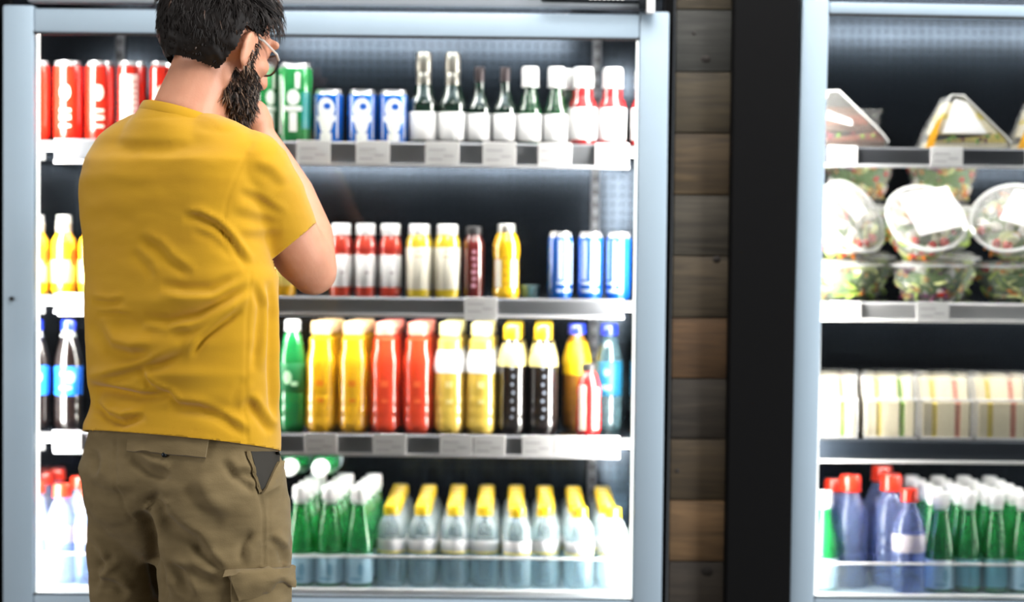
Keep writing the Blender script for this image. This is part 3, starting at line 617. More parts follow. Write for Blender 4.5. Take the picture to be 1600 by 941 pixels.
# ------------------------------------------------------------------ right fridge: bottles
Y4 = .145; zt = S4
product('mineral', 1287, Y4, zt, 'green mineral water bottle in front, touching the left edge of the salad fridge glass', 'green mineral water bottles in the right fridge', py=850, rz=0)
for px, Y, k, l in ((1300, .28, 'red_cap_slim', 'bluish bottle with red cap just behind the green bottle at the fridge edge'), (1327, .19, 'red_cap_big', 'big bluish bottle with wide red cap beside the edge green bottle'),
        (1391, .205, 'red_cap_big', 'big bluish bottle with wide red cap behind the slimmer front one'), (1376, .36, 'red_cap_big', 'big bluish bottle with red cap in the deepest row'), (1420, .130, 'red_cap_slim', 'bluish bottle with small red cap in front, next to the green bottles')):
    product(k, px, Y, zt, l, 'red-capped bluish bottles in the right fridge', py=850, rz=0)
for c, (px, nm) in enumerate(((1469, 'next to the red-capped bottles'), (1512, 'in the second column'), (1555, 'in the third column'), (1598, 'at the picture edge'))):
    f0 = 3110 / (3.95 + Y4)
    for q in range(5):
        Yq = Y4 + .062 * q; fq = 3110 / (3.95 + Yq); pq = 800 + (px - 800) * fq / f0 - 2 * q
        product('mineral_teal' if q or c in (1, 2) else 'mineral', pq, Yq, zt, 'green mineral water bottle %s, %s row of the salad fridge' % (nm, ('front', 'second', 'third', 'fourth', 'back')[q]), 'green mineral water bottles in the right fridge', py=850)
# ------------------------------------------------------------------ sandwiches and salads
PACK = clear('clear_pack', (250, 250, 250), (238, 238, 236), .07, .07, ripple=30)
PACK2 = clear('clear_bowl', (250, 252, 252), (236, 238, 238), .05, .06)
BREAD = mat('bread', (250, 236, 204), .8, var=.08, scale=90, bump=.3); CRUST = mat('crust', (206, 160, 96), .75, var=.15, scale=60)
DARKBREAD = mat('dark_bread', (66, 40, 27), .8, var=.35, scale=60, bump=.4)
EGG = mat('egg_filling', (240, 214, 110), .6, var=.2, scale=80, bump=.4); HAM = mat('ham', (222, 150, 130), .5, var=.2, scale=60); LEAF = mat('lettuce', (120, 160, 60), .5, var=.35, scale=50, bump=.5)
BEET = mat('beet', (108, 34, 50), .5, var=.3, scale=60)
def blob(g, c, r, mi, sub=2, M=None): g.ball(c, r, M, mi, sub)
def rot_m(): return Matrix.Rotation(random.uniform(0, PI), 4, Vector((random.uniform(-1, 1), random.uniform(-1, 1), random.uniform(-1, 1))).normalized())
def hollow(poly, y0, y1, g, e=.001): g.prism(poly, y0, y1)
def wedge_pack(label, px, py, w, h, Y, z, kind, flip=False, peak=.30):
    """clear folded wedge box holding two stacked triangular sandwich halves"""
    p = at(px, py, Y); t = thing('sandwich_wedge', label, 'sandwich', (p.x, Y, z + .0008), 'wedge sandwiches on the top shelf')
    s = -1 if flip else 1
    def pg(ins, lo=0, hi=1):
        a = [(-.5 + ins, ins * .6), (-.44 + ins, .30), (-.5 + peak, 1 - ins), (-.5 + peak + .14, 1.0 - ins * 1.2), (.42 - ins, .28), (.5 - ins, .14), (.5 - ins, ins * .6)]
        return [(s * x * w, max(zz, 0) * h) for x, zz in a]
    g = Geo(); g.prism(pg(0), -.045, .05); g.build('packaging', PACK, t, smooth=False)
    g = Geo()
    for (a, b) in ((pg(0)[2], pg(0)[3]), (pg(0)[3], pg(0)[4]), (pg(0)[1], pg(0)[2]), (pg(0)[4], pg(0)[5])): g.tube([(a[0], -.0455, a[1]), (b[0], -.0455, b[1])], .0016, 8)
    g.build('folded_edge', clear('pack_edge', (255, 255, 255), (250, 250, 250), .6), t)
    br, fi = (BREAD, EGG) if kind == 'egg' else (DARKBREAD, mat('dark_meat', (112, 62, 46), .6, var=.35, scale=70))
    def sub(z0, z1, k):
        P = pg(.05); out = []
        xs = [q[0] for q in P]
        def span(zz):
            L = []
            n = len(P)
            for i in range(n):
                (xa, za), (xb, zb) = P[i], P[(i + 1) % n]
                if (za - zz) * (zb - zz) < 0: L.append(xa + (xb - xa) * (zz - za) / (zb - za))
            return min(L), max(L)
        a, b = span(z0 + 1e-4), span(z1); return [(a[0], z0), (a[1], z0), (b[1], z1), (b[0], z1)]
    lay = [(.05, .13, 'b'), (.14, .30, 'f'), (.31, .42, 'b')] + ([(.43, .55, 'b'), (.56, .66, 'f'), (.67, .86, 'b')] if kind == 'egg' else [(.43, .58, 'f'), (.59, .72, 'b')])
    gb, gf = Geo(), Geo()
    for z0, z1, kx in lay:
        (gb if kx == 'b' else gf).prism(sub(z0 * h, z1 * h, kx), -.040, .042)
    gb.build('bread', br, t, smooth=False)
    f = gf.build('filling', fi, t, smooth=False)
    g = Geo()
    for k in range(9):
        x = random.uniform(-.3, .38) * w * s; blob(g, (x, -.041, random.uniform(.16, .28) * h), (.006, .003, .004), random.randint(0, 1), 2, rot_m())
    g.build('filling_pieces', [BEET, LEAF], f)
    if kind == 'egg':
        g = Geo(); x0 = -.49 * w * s
        g.prism([(x0 + .0 * s, .004), (x0 + .016 * s, .004), (x0 + .034 * s, .60 * h), (x0 + .018 * s, .50 * h)], -.0465, -.0458); g.build('side_sticker', mat('orange_sticker', (246, 176, 40), .4), t, smooth=False)
        g = Geo(); g.prism([(-.30 * w, .30 * h), (.22 * w, .30 * h), (-.02 * w, .86 * h), (-.16 * w, .92 * h)], -.0472, -.0462); g.build('paper_label', PAPER, t, smooth=False)
    else:
        g = Geo(); g.prism([(-.30 * w, .52 * h), (.02 * w, .40 * h), (.03 * w, .50 * h), (-.28 * w, .64 * h)], -.0472, -.0462); g.build('paper_label', PAPER, t, smooth=False)
    return t
zt = S1
wedge_pack('clear wedge pack of a pale egg sandwich in the middle of the top food shelf', 1505, 200, .178, .112, .185, zt, 'egg')
wedge_pack('clear wedge pack of dark brown sandwich at the left end of the food shelf', 1322, 200, .160, .118, .185, zt, 'dark', peak=.22)
wedge_pack('clear wedge pack cut off by the right picture edge on the top food shelf', 1640, 200, .158, .100, .185, zt, 'egg', peak=.24)
p = at(1346, 190, .27); t = thing('plastic_box', 'small empty clear box standing behind the dark wedge sandwich', 'box', (p.x, .27, zt + .0008))
Geo().box(-.034, .034, -.03, .03, 0, .078, 0, .006).build('box_body', PACK, t); Geo().box(-.037, .037, -.033, .033, .078, .087, 0, .003).build('lid', PACK, t)
# salad bowls
SAL = [mat('lettuce_green', (172, 196, 92), .5, var=.35, scale=60), mat('lettuce_pale', (226, 232, 160), .5, var=.15, scale=60), mat('carrot', (240, 140, 40), .5, var=.1), mat('tomato', (220, 54, 30), .25, coat=.4),
       mat('red_cabbage', (112, 36, 78), .45, var=.25), mat('dressing_white', (248, 244, 232), .5), mat('lettuce_dark', (104, 134, 62), .5, var=.3, scale=60), mat('crouton', (222, 178, 104), .8, var=.2)]
BR, BH = .0805, .088
def bowl_profile(r, z): return r
def salad_mesh(seed, wts):
    rnd = random.Random(seed); g = Geo()
    # a packed bed of greens fills the bowl, pieces stick out of it
    g.lathe([(0, .006), (.040, .007), (.054, .026), (.067, .052), (.070, .068), (.050, .076), (0, .080)], 26, 6)
    for k in range(210):
        z = rnd.uniform(.010, .088); rr = .044 + (z / BH) * (BR - .054)
        if z < .072: r = rr * rnd.uniform(.90, 1.0)
        else: r = rr * math.sqrt(rnd.random()) * .96
        a = rnd.uniform(0, 2 * PI); mi = rnd.choices(range(8), wts)[0]
        s = rnd.uniform(.008, .016)
        if mi in (0, 1, 6): sz = (s * 1.5, s * 1.1, s * .35)
        elif mi in (2, 4): sz = (s * 1.7, s * .45, s * .35)
        elif mi == 3: sz = (s * .9, s * .9, s * .8)
        else: sz = (s, s * .8, s * .7)
        ax = Vector((rnd.uniform(-1, 1), rnd.uniform(-1, 1), rnd.uniform(-1, 1))).normalized()
        g.ball((r * math.cos(a), r * math.sin(a), z), sz, Matrix.Rotation(rnd.uniform(0, PI), 4, ax), mi, 1 if mi not in (3,) else 2)
    return g.mesh('salad', SAL)
SALADS = [salad_mesh(1, (6, 7, 0.5, .3, 1.5, 1.5, 2, 1)), salad_mesh(2, (4, 5, 1.5, 1.2, 4, 3, .6, 3)), salad_mesh(3, (6, 6, 5, .8, 1, 1.5, 1, 2)), salad_mesh(4, (1, 3, 3, 5, 1, 2, 1, 2)), salad_mesh(5, (2, 4, 3, 2.5, .6, 7, .6, 3))]
bowl_me = Geo().lathe([(0, 0), (.046, 0), (.049, .003), (.059, .026), (.0715, .054), (BR - .002, BH - .004), (BR + .003, BH - .003), (BR + .003, BH), (BR - .004, BH - .0005), (.070, .054), (.0575, .026), (.047, .004), (0, .003)], 40, caps=False).mesh('bowl', PACK2)
lid_me = Geo().lathe([(BR + .0045, BH - .004), (BR + .005, BH + .002), (BR - .004, BH + .003), (BR - .012, BH + .012), (BR - .030, BH + .015), (0, BH + .0155), (0, BH + .0145), (BR - .030, BH + .014), (BR - .013, BH + .011), (BR - .005, BH + .0015), (BR + .003, BH + .001)], 40, caps=False).mesh('lid', clear('clear_lid', (250, 250, 250), (240, 240, 240), .10, .08))
rim_me = Geo().lathe([(BR + .0052, BH - .002), (BR + .0065, BH + .001), (BR + .005, BH + .0036), (BR - .002, BH + .0036), (BR - .002, BH + .003)], 40, caps=False).mesh('lid_rim', clear('lid_rim_clear', (255, 255, 255), (250, 250, 248), .55, .08))
def label_me(w, h, ox, oy):
    g = Geo(); g.box(ox - w / 2, ox + w / 2, oy - h / 2, oy + h / 2, BH + .0156, BH + .0164, 0); return g.mesh('paper_label', PAPER)
def bowl(label, loc, sal, rz, axis=None, lab=None, grp='salad bowls'):
    t = thing('salad_bowl', label, 'salad bowl', loc, grp)
    if axis is not None:
        q = Vector(axis).normalized().to_track_quat('Z', 'Y'); M = q.to_matrix().to_4x4() @ Matrix.Rotation(rz, 4, 'Z')
        t.rotation_euler = M.to_euler(); t.location = Vector(loc) - M.to_3x3() @ Vector((0, 0, BH))
    else: t.rotation_euler = (0, 0, rz)
    put('bowl', bowl_me, t); put('salad', SALADS[sal], t, kind='stuff')
    l = put('lid', lid_me, t); put('lid_rim', rim_me, l)
    if lab: put('paper_label', label_me(*lab), l)
    return t
zt = S2 + .0008
YB = .205
for px, l, s, rz in ((1318, 'salad bowl standing at the left end of the food shelf, half behind the door frame', 0, .2), (1450, 'upright salad bowl of purple cabbage in the middle of the lower tier', 1, 1.1), (1584, 'upright salad bowl of greens and carrot at the right picture edge', 2, 2.0)):
    p = at(px, 440, YB); bowl(l, (p.x, YB, zt), s, rz).scale = (1, 1, .86)
def tilt(px, py, Y): return at(px, py, Y)
p = tilt(1447, 341, .155); bowl('salad bowl tipped forward, its whole lid and big white label facing out', p, 4, .25, (.10, -.78, .60), (.112, .104, .014, .004))
p = tilt(1333, 338, .155); bowl('salad bowl tipped sideways at the left end, lid turned to the right', p, 4, .5, (.56, -.66, .48), (.05, .06, .0, .02))
p = tilt(1580, 341, .155); bowl('salad bowl tipped forward at the right picture edge', p, 4, -.3, (-.30, -.76, .56), (.09, .08, .03, .02))
for px, nm, s in ((1340, 'left', 3), (1472, 'right', 3)):
    p = at(px, 300, .42)
    for k in range(3):
        bowl('salad bowl in the %s stack at the back of the shelf, %s' % (nm, ('lowest', 'middle', 'topmost')[k]), (p.x, .42, zt + k * .1055), s if k == 2 else 0, k + .3, grp='salad bowls stacked at the back')
# boxed sandwiches
def box_pack(label, px, Y, z, seed, front=True, lean=0):
    rnd = random.Random(seed); w = .107; hh = .128
    p = at(px, 640, Y); t = thing('sandwich_pack', label, 'sandwich', (p.x, Y, z), 'boxed sandwiches', (math.radians(lean), 0, 0))
    g = Geo(); prof = [(-.050, .002), (-.052, .080), (-.030, .086), (-.012, hh), (.045, hh), (.048, .002)]
    g.rings([[Vector((x, a, b)) for a, b in prof] for x in (-w / 2, w / 2)]); g.build('packaging', PACK, t, smooth=False)
    g = Geo()
    g.tube([(-w / 2, -.0525, .081), (w / 2, -.0525, .081)], .0026, 8); g.tube([(-w / 2, -.050, .003), (w / 2, -.050, .003)], .002, 8)
    for x in (-w / 2, w / 2): g.tube([(x, -.0515, .004), (x, -.0525, .080), (x, -.031, .086), (x, -.012, hh)], .0014, 8)
    g.build('folded_edge', clear('pack_edge', (255, 255, 255), (250, 250, 250), .6), t)
    g = Geo(); fg = Geo()
    fill = rnd.choice(((0, 1), (1, 2), (0, 2)))
    n = 4; sl = (w - .012) / (n + 2 * .72)
    x = -w / 2 + .006
    for half in range(2):
        for k in range(3):
            wd = sl if k != 1 else sl * .72
            a = [(-.046, .005), (-.047, .076), (-.026, .084), (-.006, hh - .006), (.040, hh - .006), (.042, .005)]
            tgt = g if k != 1 else fg
            o = 0 if k != 1 else .003
            tgt.rings([[Vector((xx + (.0015 if xx > x else 0), yy + o, zz - o * (zz > .05))) for yy, zz in a] for xx in (x, x + wd - .0015)], fill[half] if k == 1 else 0)
            x += wd
    g.build('bread', BREAD, t, smooth=False); f = fg.build('filling', [EGG, LEAF, HAM], t, smooth=False)
    return t
zt = S3 + .0008
for c, (px, l) in enumerate(((1293, 'boxed sandwich at the left end of its shelf, half behind the door frame'), (1385, 'boxed sandwich, the first one fully in view from the left'), (1471, 'boxed sandwich in the middle of the row'), (1557, 'boxed sandwich, last one fully in view on the right'), (1646, 'boxed sandwich cut off by the right picture edge'))):
    box_pack(l, px, .185, zt, c + 3)
    box_pack('boxed sandwich in the row behind, ' + ('at the left end', 'first fully in view', 'in the middle', 'last fully in view', 'cut off on the right')[c], px + 4, .305, zt, c + 30)
# ------------------------------------------------------------------ the man
SKIN = skin_mat()
SHIRT = cloth('yellow_cotton', (182, 134, 8), (196, 150, 14), 9, .10)
KHAKI = cloth('khaki_cotton', (94, 79, 50), (128, 111, 78), 14, .22, sheen=.1)
HAIR = mat('dark_hair', (20, 15, 13), .6, spec=.2, var=.5, scale=90)
HAIR2 = mat('brown_hair', (66, 46, 34), .4, var=.4, scale=90); GREY = mat('greying_hair', (120, 96, 76), .45, var=.3, scale=90)
TH = math.radians(27)
RA = Vector((math.cos(TH), -math.sin(TH), 0)); FA = Vector((math.sin(TH), math.cos(TH), 0))
def sg(v, e): return math.copysign(abs(v) ** e, v)
def slice_(py, L, R, Y, asp=.62, n=2.25, seg=56, dz=None):
    pl, pr = at(L, py, Y), at(R, py, Y); c = (pl + pr) / 2; hw = (pr - pl).length / 2
    a = hw / math.sqrt(math.cos(TH) ** 2 + (asp * math.sin(TH)) ** 2); b = a * asp
    return [Vector((c.x, c.y, c.z)) + RA * (a * sg(math.cos(t), 2 / n)) + FA * (b * sg(math.sin(t), 2 / n)) for t in [2 * PI * i / seg for i in range(seg)]]
def fuse(g, voxel, smooth=6, fac=.5):
    me = g.mesh('tmp', [])
    o = bpy.data.objects.new('tmp', me); COL.objects.link(o)
    m = o.modifiers.new('r', 'REMESH'); m.mode = 'VOXEL'; m.voxel_size = voxel; m.adaptivity = 0
    if smooth:
        s = o.modifiers.new('s', 'SMOOTH'); s.factor = fac; s.iterations = smooth
    dg = bpy.context.evaluated_depsgraph_get(); dg.update()
    out = bpy.data.meshes.new_from_object(o.evaluated_get(dg), depsgraph=dg)
    bpy.data.objects.remove(o); out.materials.clear()
    for p in out.polygons: p.use_smooth = True
    return out
def arrays(me):
    n = len(me.vertices); co = np.empty(n * 3); me.vertices.foreach_get('co', co); no = np.empty(n * 3); me.vertex_normals.foreach_get('vector', no)
    return co.reshape(-1, 3), no.reshape(-1, 3)
def set_co(me, co): me.vertices.foreach_set('co', co.astype(np.float32).ravel()); me.update()
def seg_dist(px, py, pts):
    d = np.full(px.shape, 1e9); tt = np.zeros(px.shape); sd = np.zeros(px.shape); L = [0]
    for a, b in zip(pts, pts[1:]): L.append(L[-1] + math.hypot(b[0] - a[0], b[1] - a[1]))
    for k, (a, b) in enumerate(zip(pts, pts[1:])):
        ax, ay = a; dx, dy = b[0] - a[0], b[1] - a[1]; l2 = dx * dx + dy * dy
        t = np.clip(((px - ax) * dx + (py - ay) * dy) / l2, 0, 1)
        ex, ey = px - ax - t * dx, py - ay - t * dy; dd = np.hypot(ex, ey); sgn = np.sign(dx * ey - dy * ex)
        m = dd < d; d[m] = dd[m]; sd[m] = (dd * sgn)[m]; tt[m] = ((L[k] + t * math.sqrt(l2)) / L[-1])[m]
    return d, sd, tt
def crease(me, folds, grooves=(), nz=.0015, nsc=(9, 9, 22), BROAD=()):
    """cloth folds and stitched seams pressed into the near side of a garment"""
    co, no = arrays(me); px, py = project_np(co)
    view = np.array(CAM) - co; view /= np.linalg.norm(view, axis=1)[:, None]
    facing = np.clip((no * view).sum(1) * 2.5, 0, 1)
    disp = np.zeros(len(co))
    for pts, depth, w in folds:
        d, sd, t = seg_dist(px, py, pts); fade = np.clip(np.minimum(t, 1 - t) * 5, 0, 1) ** .7
        disp += -1.7 * depth * np.exp(-(d / w) ** 2) * fade * facing
        disp += depth * 1.4 * np.exp(-((sd + w * 1.5) / (w * 1.0)) ** 2) * np.exp(-(d / (w * 4)) ** 2) * fade * facing
    for pts, depth, w in grooves:
        d, sd, t = seg_dist(px, py, pts); disp += -depth * np.exp(-(d / w) ** 2) * facing
    for cx, cy, rx_, ry_, dep in BROAD:
        disp += -dep * np.exp(-((px - cx) / rx_) ** 2 - ((py - cy) / ry_) ** 2) * facing
    if nz:
        disp += np.array([nz * (noise.fractal(Vector((c[0] * nsc[0], c[1] * nsc[1], c[2] * nsc[2])), .9, 2.0, 3)) for c in co])
    set_co(me, co + no * disp[:, None]); return me
YM = -.50
man = thing('person', 'man in a yellow t-shirt and khaki cargo trousers, back turned, hand on chin', 'person', (at(290, 900, YM).x, YM, 0))
MB = Matrix.Translation(-Vector(man.location))
def wear(name, me, mats, parent=None, **k):
    me.transform(MB) if parent is None else me.transform(MB)
    me.name = name
    for m in (mats if isinstance(mats, (list, tuple)) else [mats]): me.materials.append(m)
    return put(name, me, parent or man, **k)
# ---- head frame
HC = at(343, 64, -.475); PSI, PIT = math.radians(41), math.radians(20)
HM = Matrix.Translation(HC) @ Matrix.Rotation(-PSI, 4, 'Z') @ Matrix.Rotation(math.radians(4), 4, 'Y') @ Matrix.Rotation(-PIT, 4, 'X')
def hp(x, y, z): return HM @ Vector((x, y, z))
HR = HM.to_3x3().to_4x4()
g = Geo()
def hb(c, r, M=None, sub=3): g.ball(hp(*c), r, HR @ (M or Matrix.Identity(4)), 0, sub)
hb((0, -.012, .022), (.0765, .098, .094), sub=4)            # cranium
hb((0, .030, -.020), (.068, .066, .085)); hb((0, .048, -.068), (.054, .046, .050)); hb((0, .076, -.094), (.026, .022, .022))   # face, jaw, chin
for s in (-1, 1):
    hb((s * .045, .058, -.020), (.022, .024, .020)); hb((s * .048, .020, -.062), (.016, .036, .034))     # cheekbone, jaw corner
    hb((s * .030, .083, .030), (.026, .013, .010)); hb((s * .031, .076, .010), (.014, .012, .011))      # brow, eye
    hb((s * .014, .098, -.034), (.009, .010, .008))
g.tube([hp(0, .092, .022), hp(0, .103, .0), hp(0, .118, -.030)], [.010, .011, .013], 12)               # nose
hb((0, .094, -.060), (.022, .010, .006)); hb((0, .091, -.071), (.020, .010, .007))                       # lips
for s in (-1, 1):                                                                                         # ears
    E = Matrix.Rotation(s * .22, 4, 'Z') @ Matrix.Rotation(-.12, 4, 'X')
    hb((s * .081, .002, -.012), (.0075, .019, .034), E); hb((s * .084, -.006, -.004), (.0055, .013, .025), E); hb((s * .077, .010, -.040), (.007, .009, .011), E)
# ---- neck
g.tube([at(292, 215, -.50), at(296, 172, -.50), at(312, 132, -.492), at(326, 96, -.485)], [.068, .063, .059, .058], 24)
g.tube([at(340, 190, -.48), at(360, 130, -.45)], [.026, .025], 16)
# ---- trunk under the shirt
IN = 15
g.rings([slice_(py, L + IN, R - IN, YM + .02) for py, L, R in ((214, 205, 365), (232, 165, 395), (270, 130, 420), (340, 130, 412), (430, 138, 420), (520, 140, 424), (600, 142, 426), (680, 136, 430), (760, 140, 430))])
# ---- legs
LL = [at(195, 800, -.43), at(198, 941, -.43)]; LLk = Vector((LL[1].x + .005, -.425, .47)); LLa = Vector((LL[1].x + .0, -.45, .085))
RL = [at(345, 800, -.53), at(352, 941, -.53)]; RLk = Vector((RL[1].x + .005, -.53, .47)); RLa = Vector((RL[1].x + .01, -.56, .085))
g.tube(LL + [LLk, LLa], [.055, .050, .045, .036], 20); g.tube(RL + [RLk, RLa], [.078, .07, .052, .036], 20)
for A in (LLa, RLa): g.tube([A + Vector((0, 0, -.04)), A + FA * .09 + Vector((0, 0, -.055)), A + FA * .16 + Vector((0, 0, -.06))], [.034, .03, .022], 14)
# ---- right arm: shoulder, elbow, wrist
SH = at(390, 276, -.545); EL = at(489, 424, -.415); WR = at(406, 212, -.365)
g.tube([SH, SH.lerp(EL, .5), SH.lerp(EL, .85), EL], [.050, .053, .051, .043], 24)
g.tube([EL, at(481, 368, -.395), at(455, 302, -.38), at(426, 248, -.37), WR], [.043, .0455, .0405, .033, .027], 24)
# right hand under the chin: palm, four bent fingers and a thumb
K0 = at(402, 196, -.365)
g.tube([WR, K0, at(398, 178, -.36)], [.026, .030, .026], 18)
for i, (dx, dy, ln) in enumerate(((0, -8, 1.0), (3, 2, 1.08), (4, 13, 1.0), (4, 23, .82))):
    a = at(400 + dx, 180 + dy, -.345 + i * .004); b = a + Vector((-.012, .026 * ln, .016)); c = b + Vector((-.026 * ln, .008, .008)); d_ = c + Vector((-.020 * ln, -.006, -.003))
    g.tube([a, b, c, d_], [.0098, .0092, .0085, .0075], 12)
g.tube([at(398, 200, -.375), at(389, 184, -.375), at(383, 170, -.362), at(381, 158, -.352)], [.013, .0118, .0102, .0085], 12)
# ---- left arm folded in front of the belly
SHl = at(182, 272, -.40); ELl = SHl + Vector((.05, .13, -.25)); WRl = at(330, 455, -.235)
g.tube([SHl, SHl.lerp(ELl, .5), ELl], [.052, .048, .042], 20); g.tube([ELl, ELl.lerp(WRl, .3), WRl], [.042, .041, .028], 20)
hv = (WRl - ELl).normalized(); g.tube([WRl, WRl + hv * .045, WRl + hv * .075], [.027, .032, .028], 16)
for i in range(4):
    a = WRl + hv * .078 + Vector((0, .006 * i, .022 - .015 * i)); b = a + hv * .012 + Vector((0, -.014, .004)); c = b + Vector((-.004, -.018, .004))
    g.tube([a, b, c], [.0095, .0088, .0075], 10)
g.tube([WRl + hv * .02 + Vector((0, -.01, .03)), WRl + hv * .045 + Vector((0, -.015, .05)), WRl + hv * .065 + Vector((0, -.018, .06))], [.012, .0105, .0085], 10)
body = fuse(g, .0042, 3)
co, no = arrays(body)
wear('body', body, SKIN)
BVB = BVHTree.FromPolygons([Vector(v.co) - MB.translation for v in body.vertices], [p.vertices[:] for p in body.polygons])
# ---- t-shirt
g = Geo()
T = [(172, 226, 316), (180, 200, 346), (190, 178, 372), (200, 162, 392), (212, 148, 406), (228, 137, 418), (250, 128, 424), (280, 120, 424), (310, 119, 422), (340, 121, 420), (380, 126, 420), (412, 127, 426), (430, 128, 437), (460, 128, 437), (500, 129, 437), (540, 130, 438), (575, 131, 438), (605, 133, 438), (632, 139, 438), (650, 134, 438), (668, 127, 438), (690, 127, 439), (708, 129, 439)]
rings = [slice_(py, L, R, YM, (.60 if py < 640 else .60 + .05 * min(1, (py - 640) / 40)) if py > 230 else .48, 2.3) for py, L, R in T]
# the hem dips towards the right side
ZH0 = at(280, 668, YM).z
g.rings(rings)
def neck_ring(k=0, ra=.0735, fa=.069, dz=0, n=48):
    return [at(286, 183, -.50) + RA * (ra * math.cos(t)) + FA * (fa * math.sin(t)) + Vector((0, 0, dz - (10 * math.cos(t) + 15 * math.sin(t)) / 901 * (1 - k))) for t in [2 * PI * i / n for i in range(n)]]
BT = Geo().rings(rings); BVTOR = BVHTree.FromBMesh(BT.bm)
g.rings([neck_ring(), neck_ring(0, .080, .075, -.010), neck_ring(.2, .100, .088, -.026), neck_ring(.5, .128, .098, -.050), neck_ring(.5, .130, .09, -.09)])
g.tube([at(390, 262, -.545), at(412, 312, -.50), at(437, 372, -.462)], [.066, .074, .070], 28, dome=True)
gS = Geo().tube([at(390, 262, -.545), at(412, 312, -.50), at(437, 372, -.462)], [.066, .074, .070], 28); BVSL = BVHTree.FromBMesh(gS.bm)
g.tube([at(345, 228, -.53), at(382, 240, -.54), at(402, 266, -.53)], [.036, .046, .060], 24)
g.tube([at(178, 262, -.41), SHl.lerp(ELl, .35), SHl.lerp(ELl, .62)], [.050, .058, .058], 24)
shirt = fuse(g, .0050, 5)
# trim the sleeve end and the hem cleanly, leaving them open
def trim(me, planes):
    bm = bmesh.new(); bm.from_mesh(me)
    for p, n, test in planes:
        geom = [f for f in bm.faces if test(f.calc_center_median())]
        ed = set(e for f in geom for e in f.edges); vs = set(v for f in geom for v in f.verts)
        r = bmesh.ops.bisect_plane(bm, geom=list(vs) + list(ed) + geom, plane_co=p, plane_no=n, clear_outer=False)
        kill = [f for f in bm.faces if test(f.calc_center_median()) and (f.calc_center_median() - p).dot(n) > 1e-6]
        bmesh.ops.delete(bm, geom=kill, context='FACES')
    bm.to_mesh(me); bm.free()
    return me
hA, hB = at(490, 350, -.45), at(400, 423, -.47)
armd = (at(437, 372, -.462) - at(378, 238, -.545)).normalized()
e1 = (hB - hA).normalized(); sn = e1.cross(Vector((0, 1, .0))).normalized()
if sn.dot(armd) < 0: sn = -sn
sn = (sn + armd * .25).normalized(); sn = (sn - e1 * sn.dot(e1)).normalized()
pc = (hA + hB) / 2
pa, pb, pc2 = at(126, 672, YM), at(300, 683, YM - .1), at(438, 707, YM)
hn = (pb - pa).cross(pc2 - pa).normalized()
hl = at(126, 672, YM); hn = (at(290, 684, YM - .125) - hl).cross(at(437, 706, YM) - hl).normalized(); hn = hn if hn.z < 0 else -hn
trim(shirt, [(pc, sn, lambda c: (c - pc).length < .17 and BVSL.find_nearest(c)[3] < BVTOR.find_nearest(c)[3]), (hl, hn, lambda c: c.z < at(280, 640, YM).z),
             (SHl.lerp(ELl, .6), (ELl - SHl).normalized(), lambda c: (c - SHl.lerp(ELl, .6)).length < .12 and c.y > -.36 and c.x < at(250, 300, -.3).x)])
FOLDS = [
    ([(285, 338), (310, 340), (335, 352), (355, 372), (372, 396), (388, 416)], .0052, 7), ([(300, 362), (330, 372), (352, 392), (366, 408)], .002, 7),
    ([(215, 372), (245, 388), (268, 412), (300, 432)], .0028, 8), ([(205, 392), (228, 416), (240, 436)], .0018, 8),
    ([(388, 448), (350, 470), (310, 492), (262, 503), (222, 498)], .0060, 8), ([(378, 428), (330, 452), (290, 452), (250, 446)], .0045, 8),
    ([(140, 505), (170, 545), (205, 556), (240, 552)], .0048, 12), ([(300, 556), (318, 530), (345, 508), (378, 484)], .0048, 6),
    ([(134, 602), (165, 596), (205, 584), (250, 570), (290, 552)], .0055, 9), ([(132, 606), (170, 612), (215, 622), (262, 621)], .0070, 8), ([(215, 578), (232, 604), (262, 618), (278, 634)], .0040, 6),
    ([(146, 630), (168, 650), (192, 660), (228, 650)], .0062, 7), ([(262, 634), (310, 640), (350, 656), (388, 682)], .0045, 8), ([(385, 622), (402, 646), (425, 676)], .0050, 8),
    ([(382, 590), (372, 610), (362, 632)], .0018, 9), ([(396, 442), (408, 480), (402, 540), (396, 580)], .0040, 7), ([(421, 440), (424, 500), (424, 580), (428, 660)], .0050, 6),
    ([(372, 300), (400, 312), (428, 330), (444, 338)], .0022, 8), ([(360, 335), (400, 345), (440, 352)], .002, 10), ([(392, 260), (420, 275), (440, 296)], .0018, 10), ([(372, 372), (400, 372), (440, 366)], .0018, 9),
    ([(140, 240), (180, 232), (220, 238)], .0010, 12), ([(124, 300), (180, 290), (240, 296)], .0007, 14), ([(130, 345), (170, 338), (215, 345)], .0008, 13), ([(300, 190), (340, 205), (372, 206)], .0012, 9),
    ([(144, 470), (170, 474), (196, 470)], .0025, 5), ([(150, 492), (180, 490), (205, 494)], .0022, 4), ([(220, 520), (260, 516), (300, 520)], .0022, 8)]
GRV = [([(394, 222), (372, 268), (357, 305), (349, 345), (350, 385)], .0016, 2.2), ([(392, 428), (386, 500), (384, 590), (383, 640), (388, 700)], .0018, 2.2), ([(142, 212), (136, 228), (133, 242)], .0018, 2.5),
       ([(470, 368), (400, 414)], .0007, 1.5), ([(214, 186), (250, 182), (300, 182), (325, 188), (345, 206)], .0009, 1.8), ([(127, 660), (200, 665), (300, 672), (380, 692), (438, 695)], .0009, 1.6)]
crease(shirt, FOLDS, GRV, .0012, BROAD=[(195, 612, 75, 13, .011), (250, 538, 75, 14, -.007), (200, 508, 60, 14, .007), (330, 640, 80, 12, .006), (275, 585, 70, 10, -.005), (180, 648, 50, 9, -.004), (300, 470, 80, 12, -.005), (260, 300, 50, 90, .006)])
bvs_v = [Vector(v.co) for v in shirt.vertices]; BVS = BVHTree.FromPolygons(bvs_v, [p.vertices[:] for p in shirt.polygons])
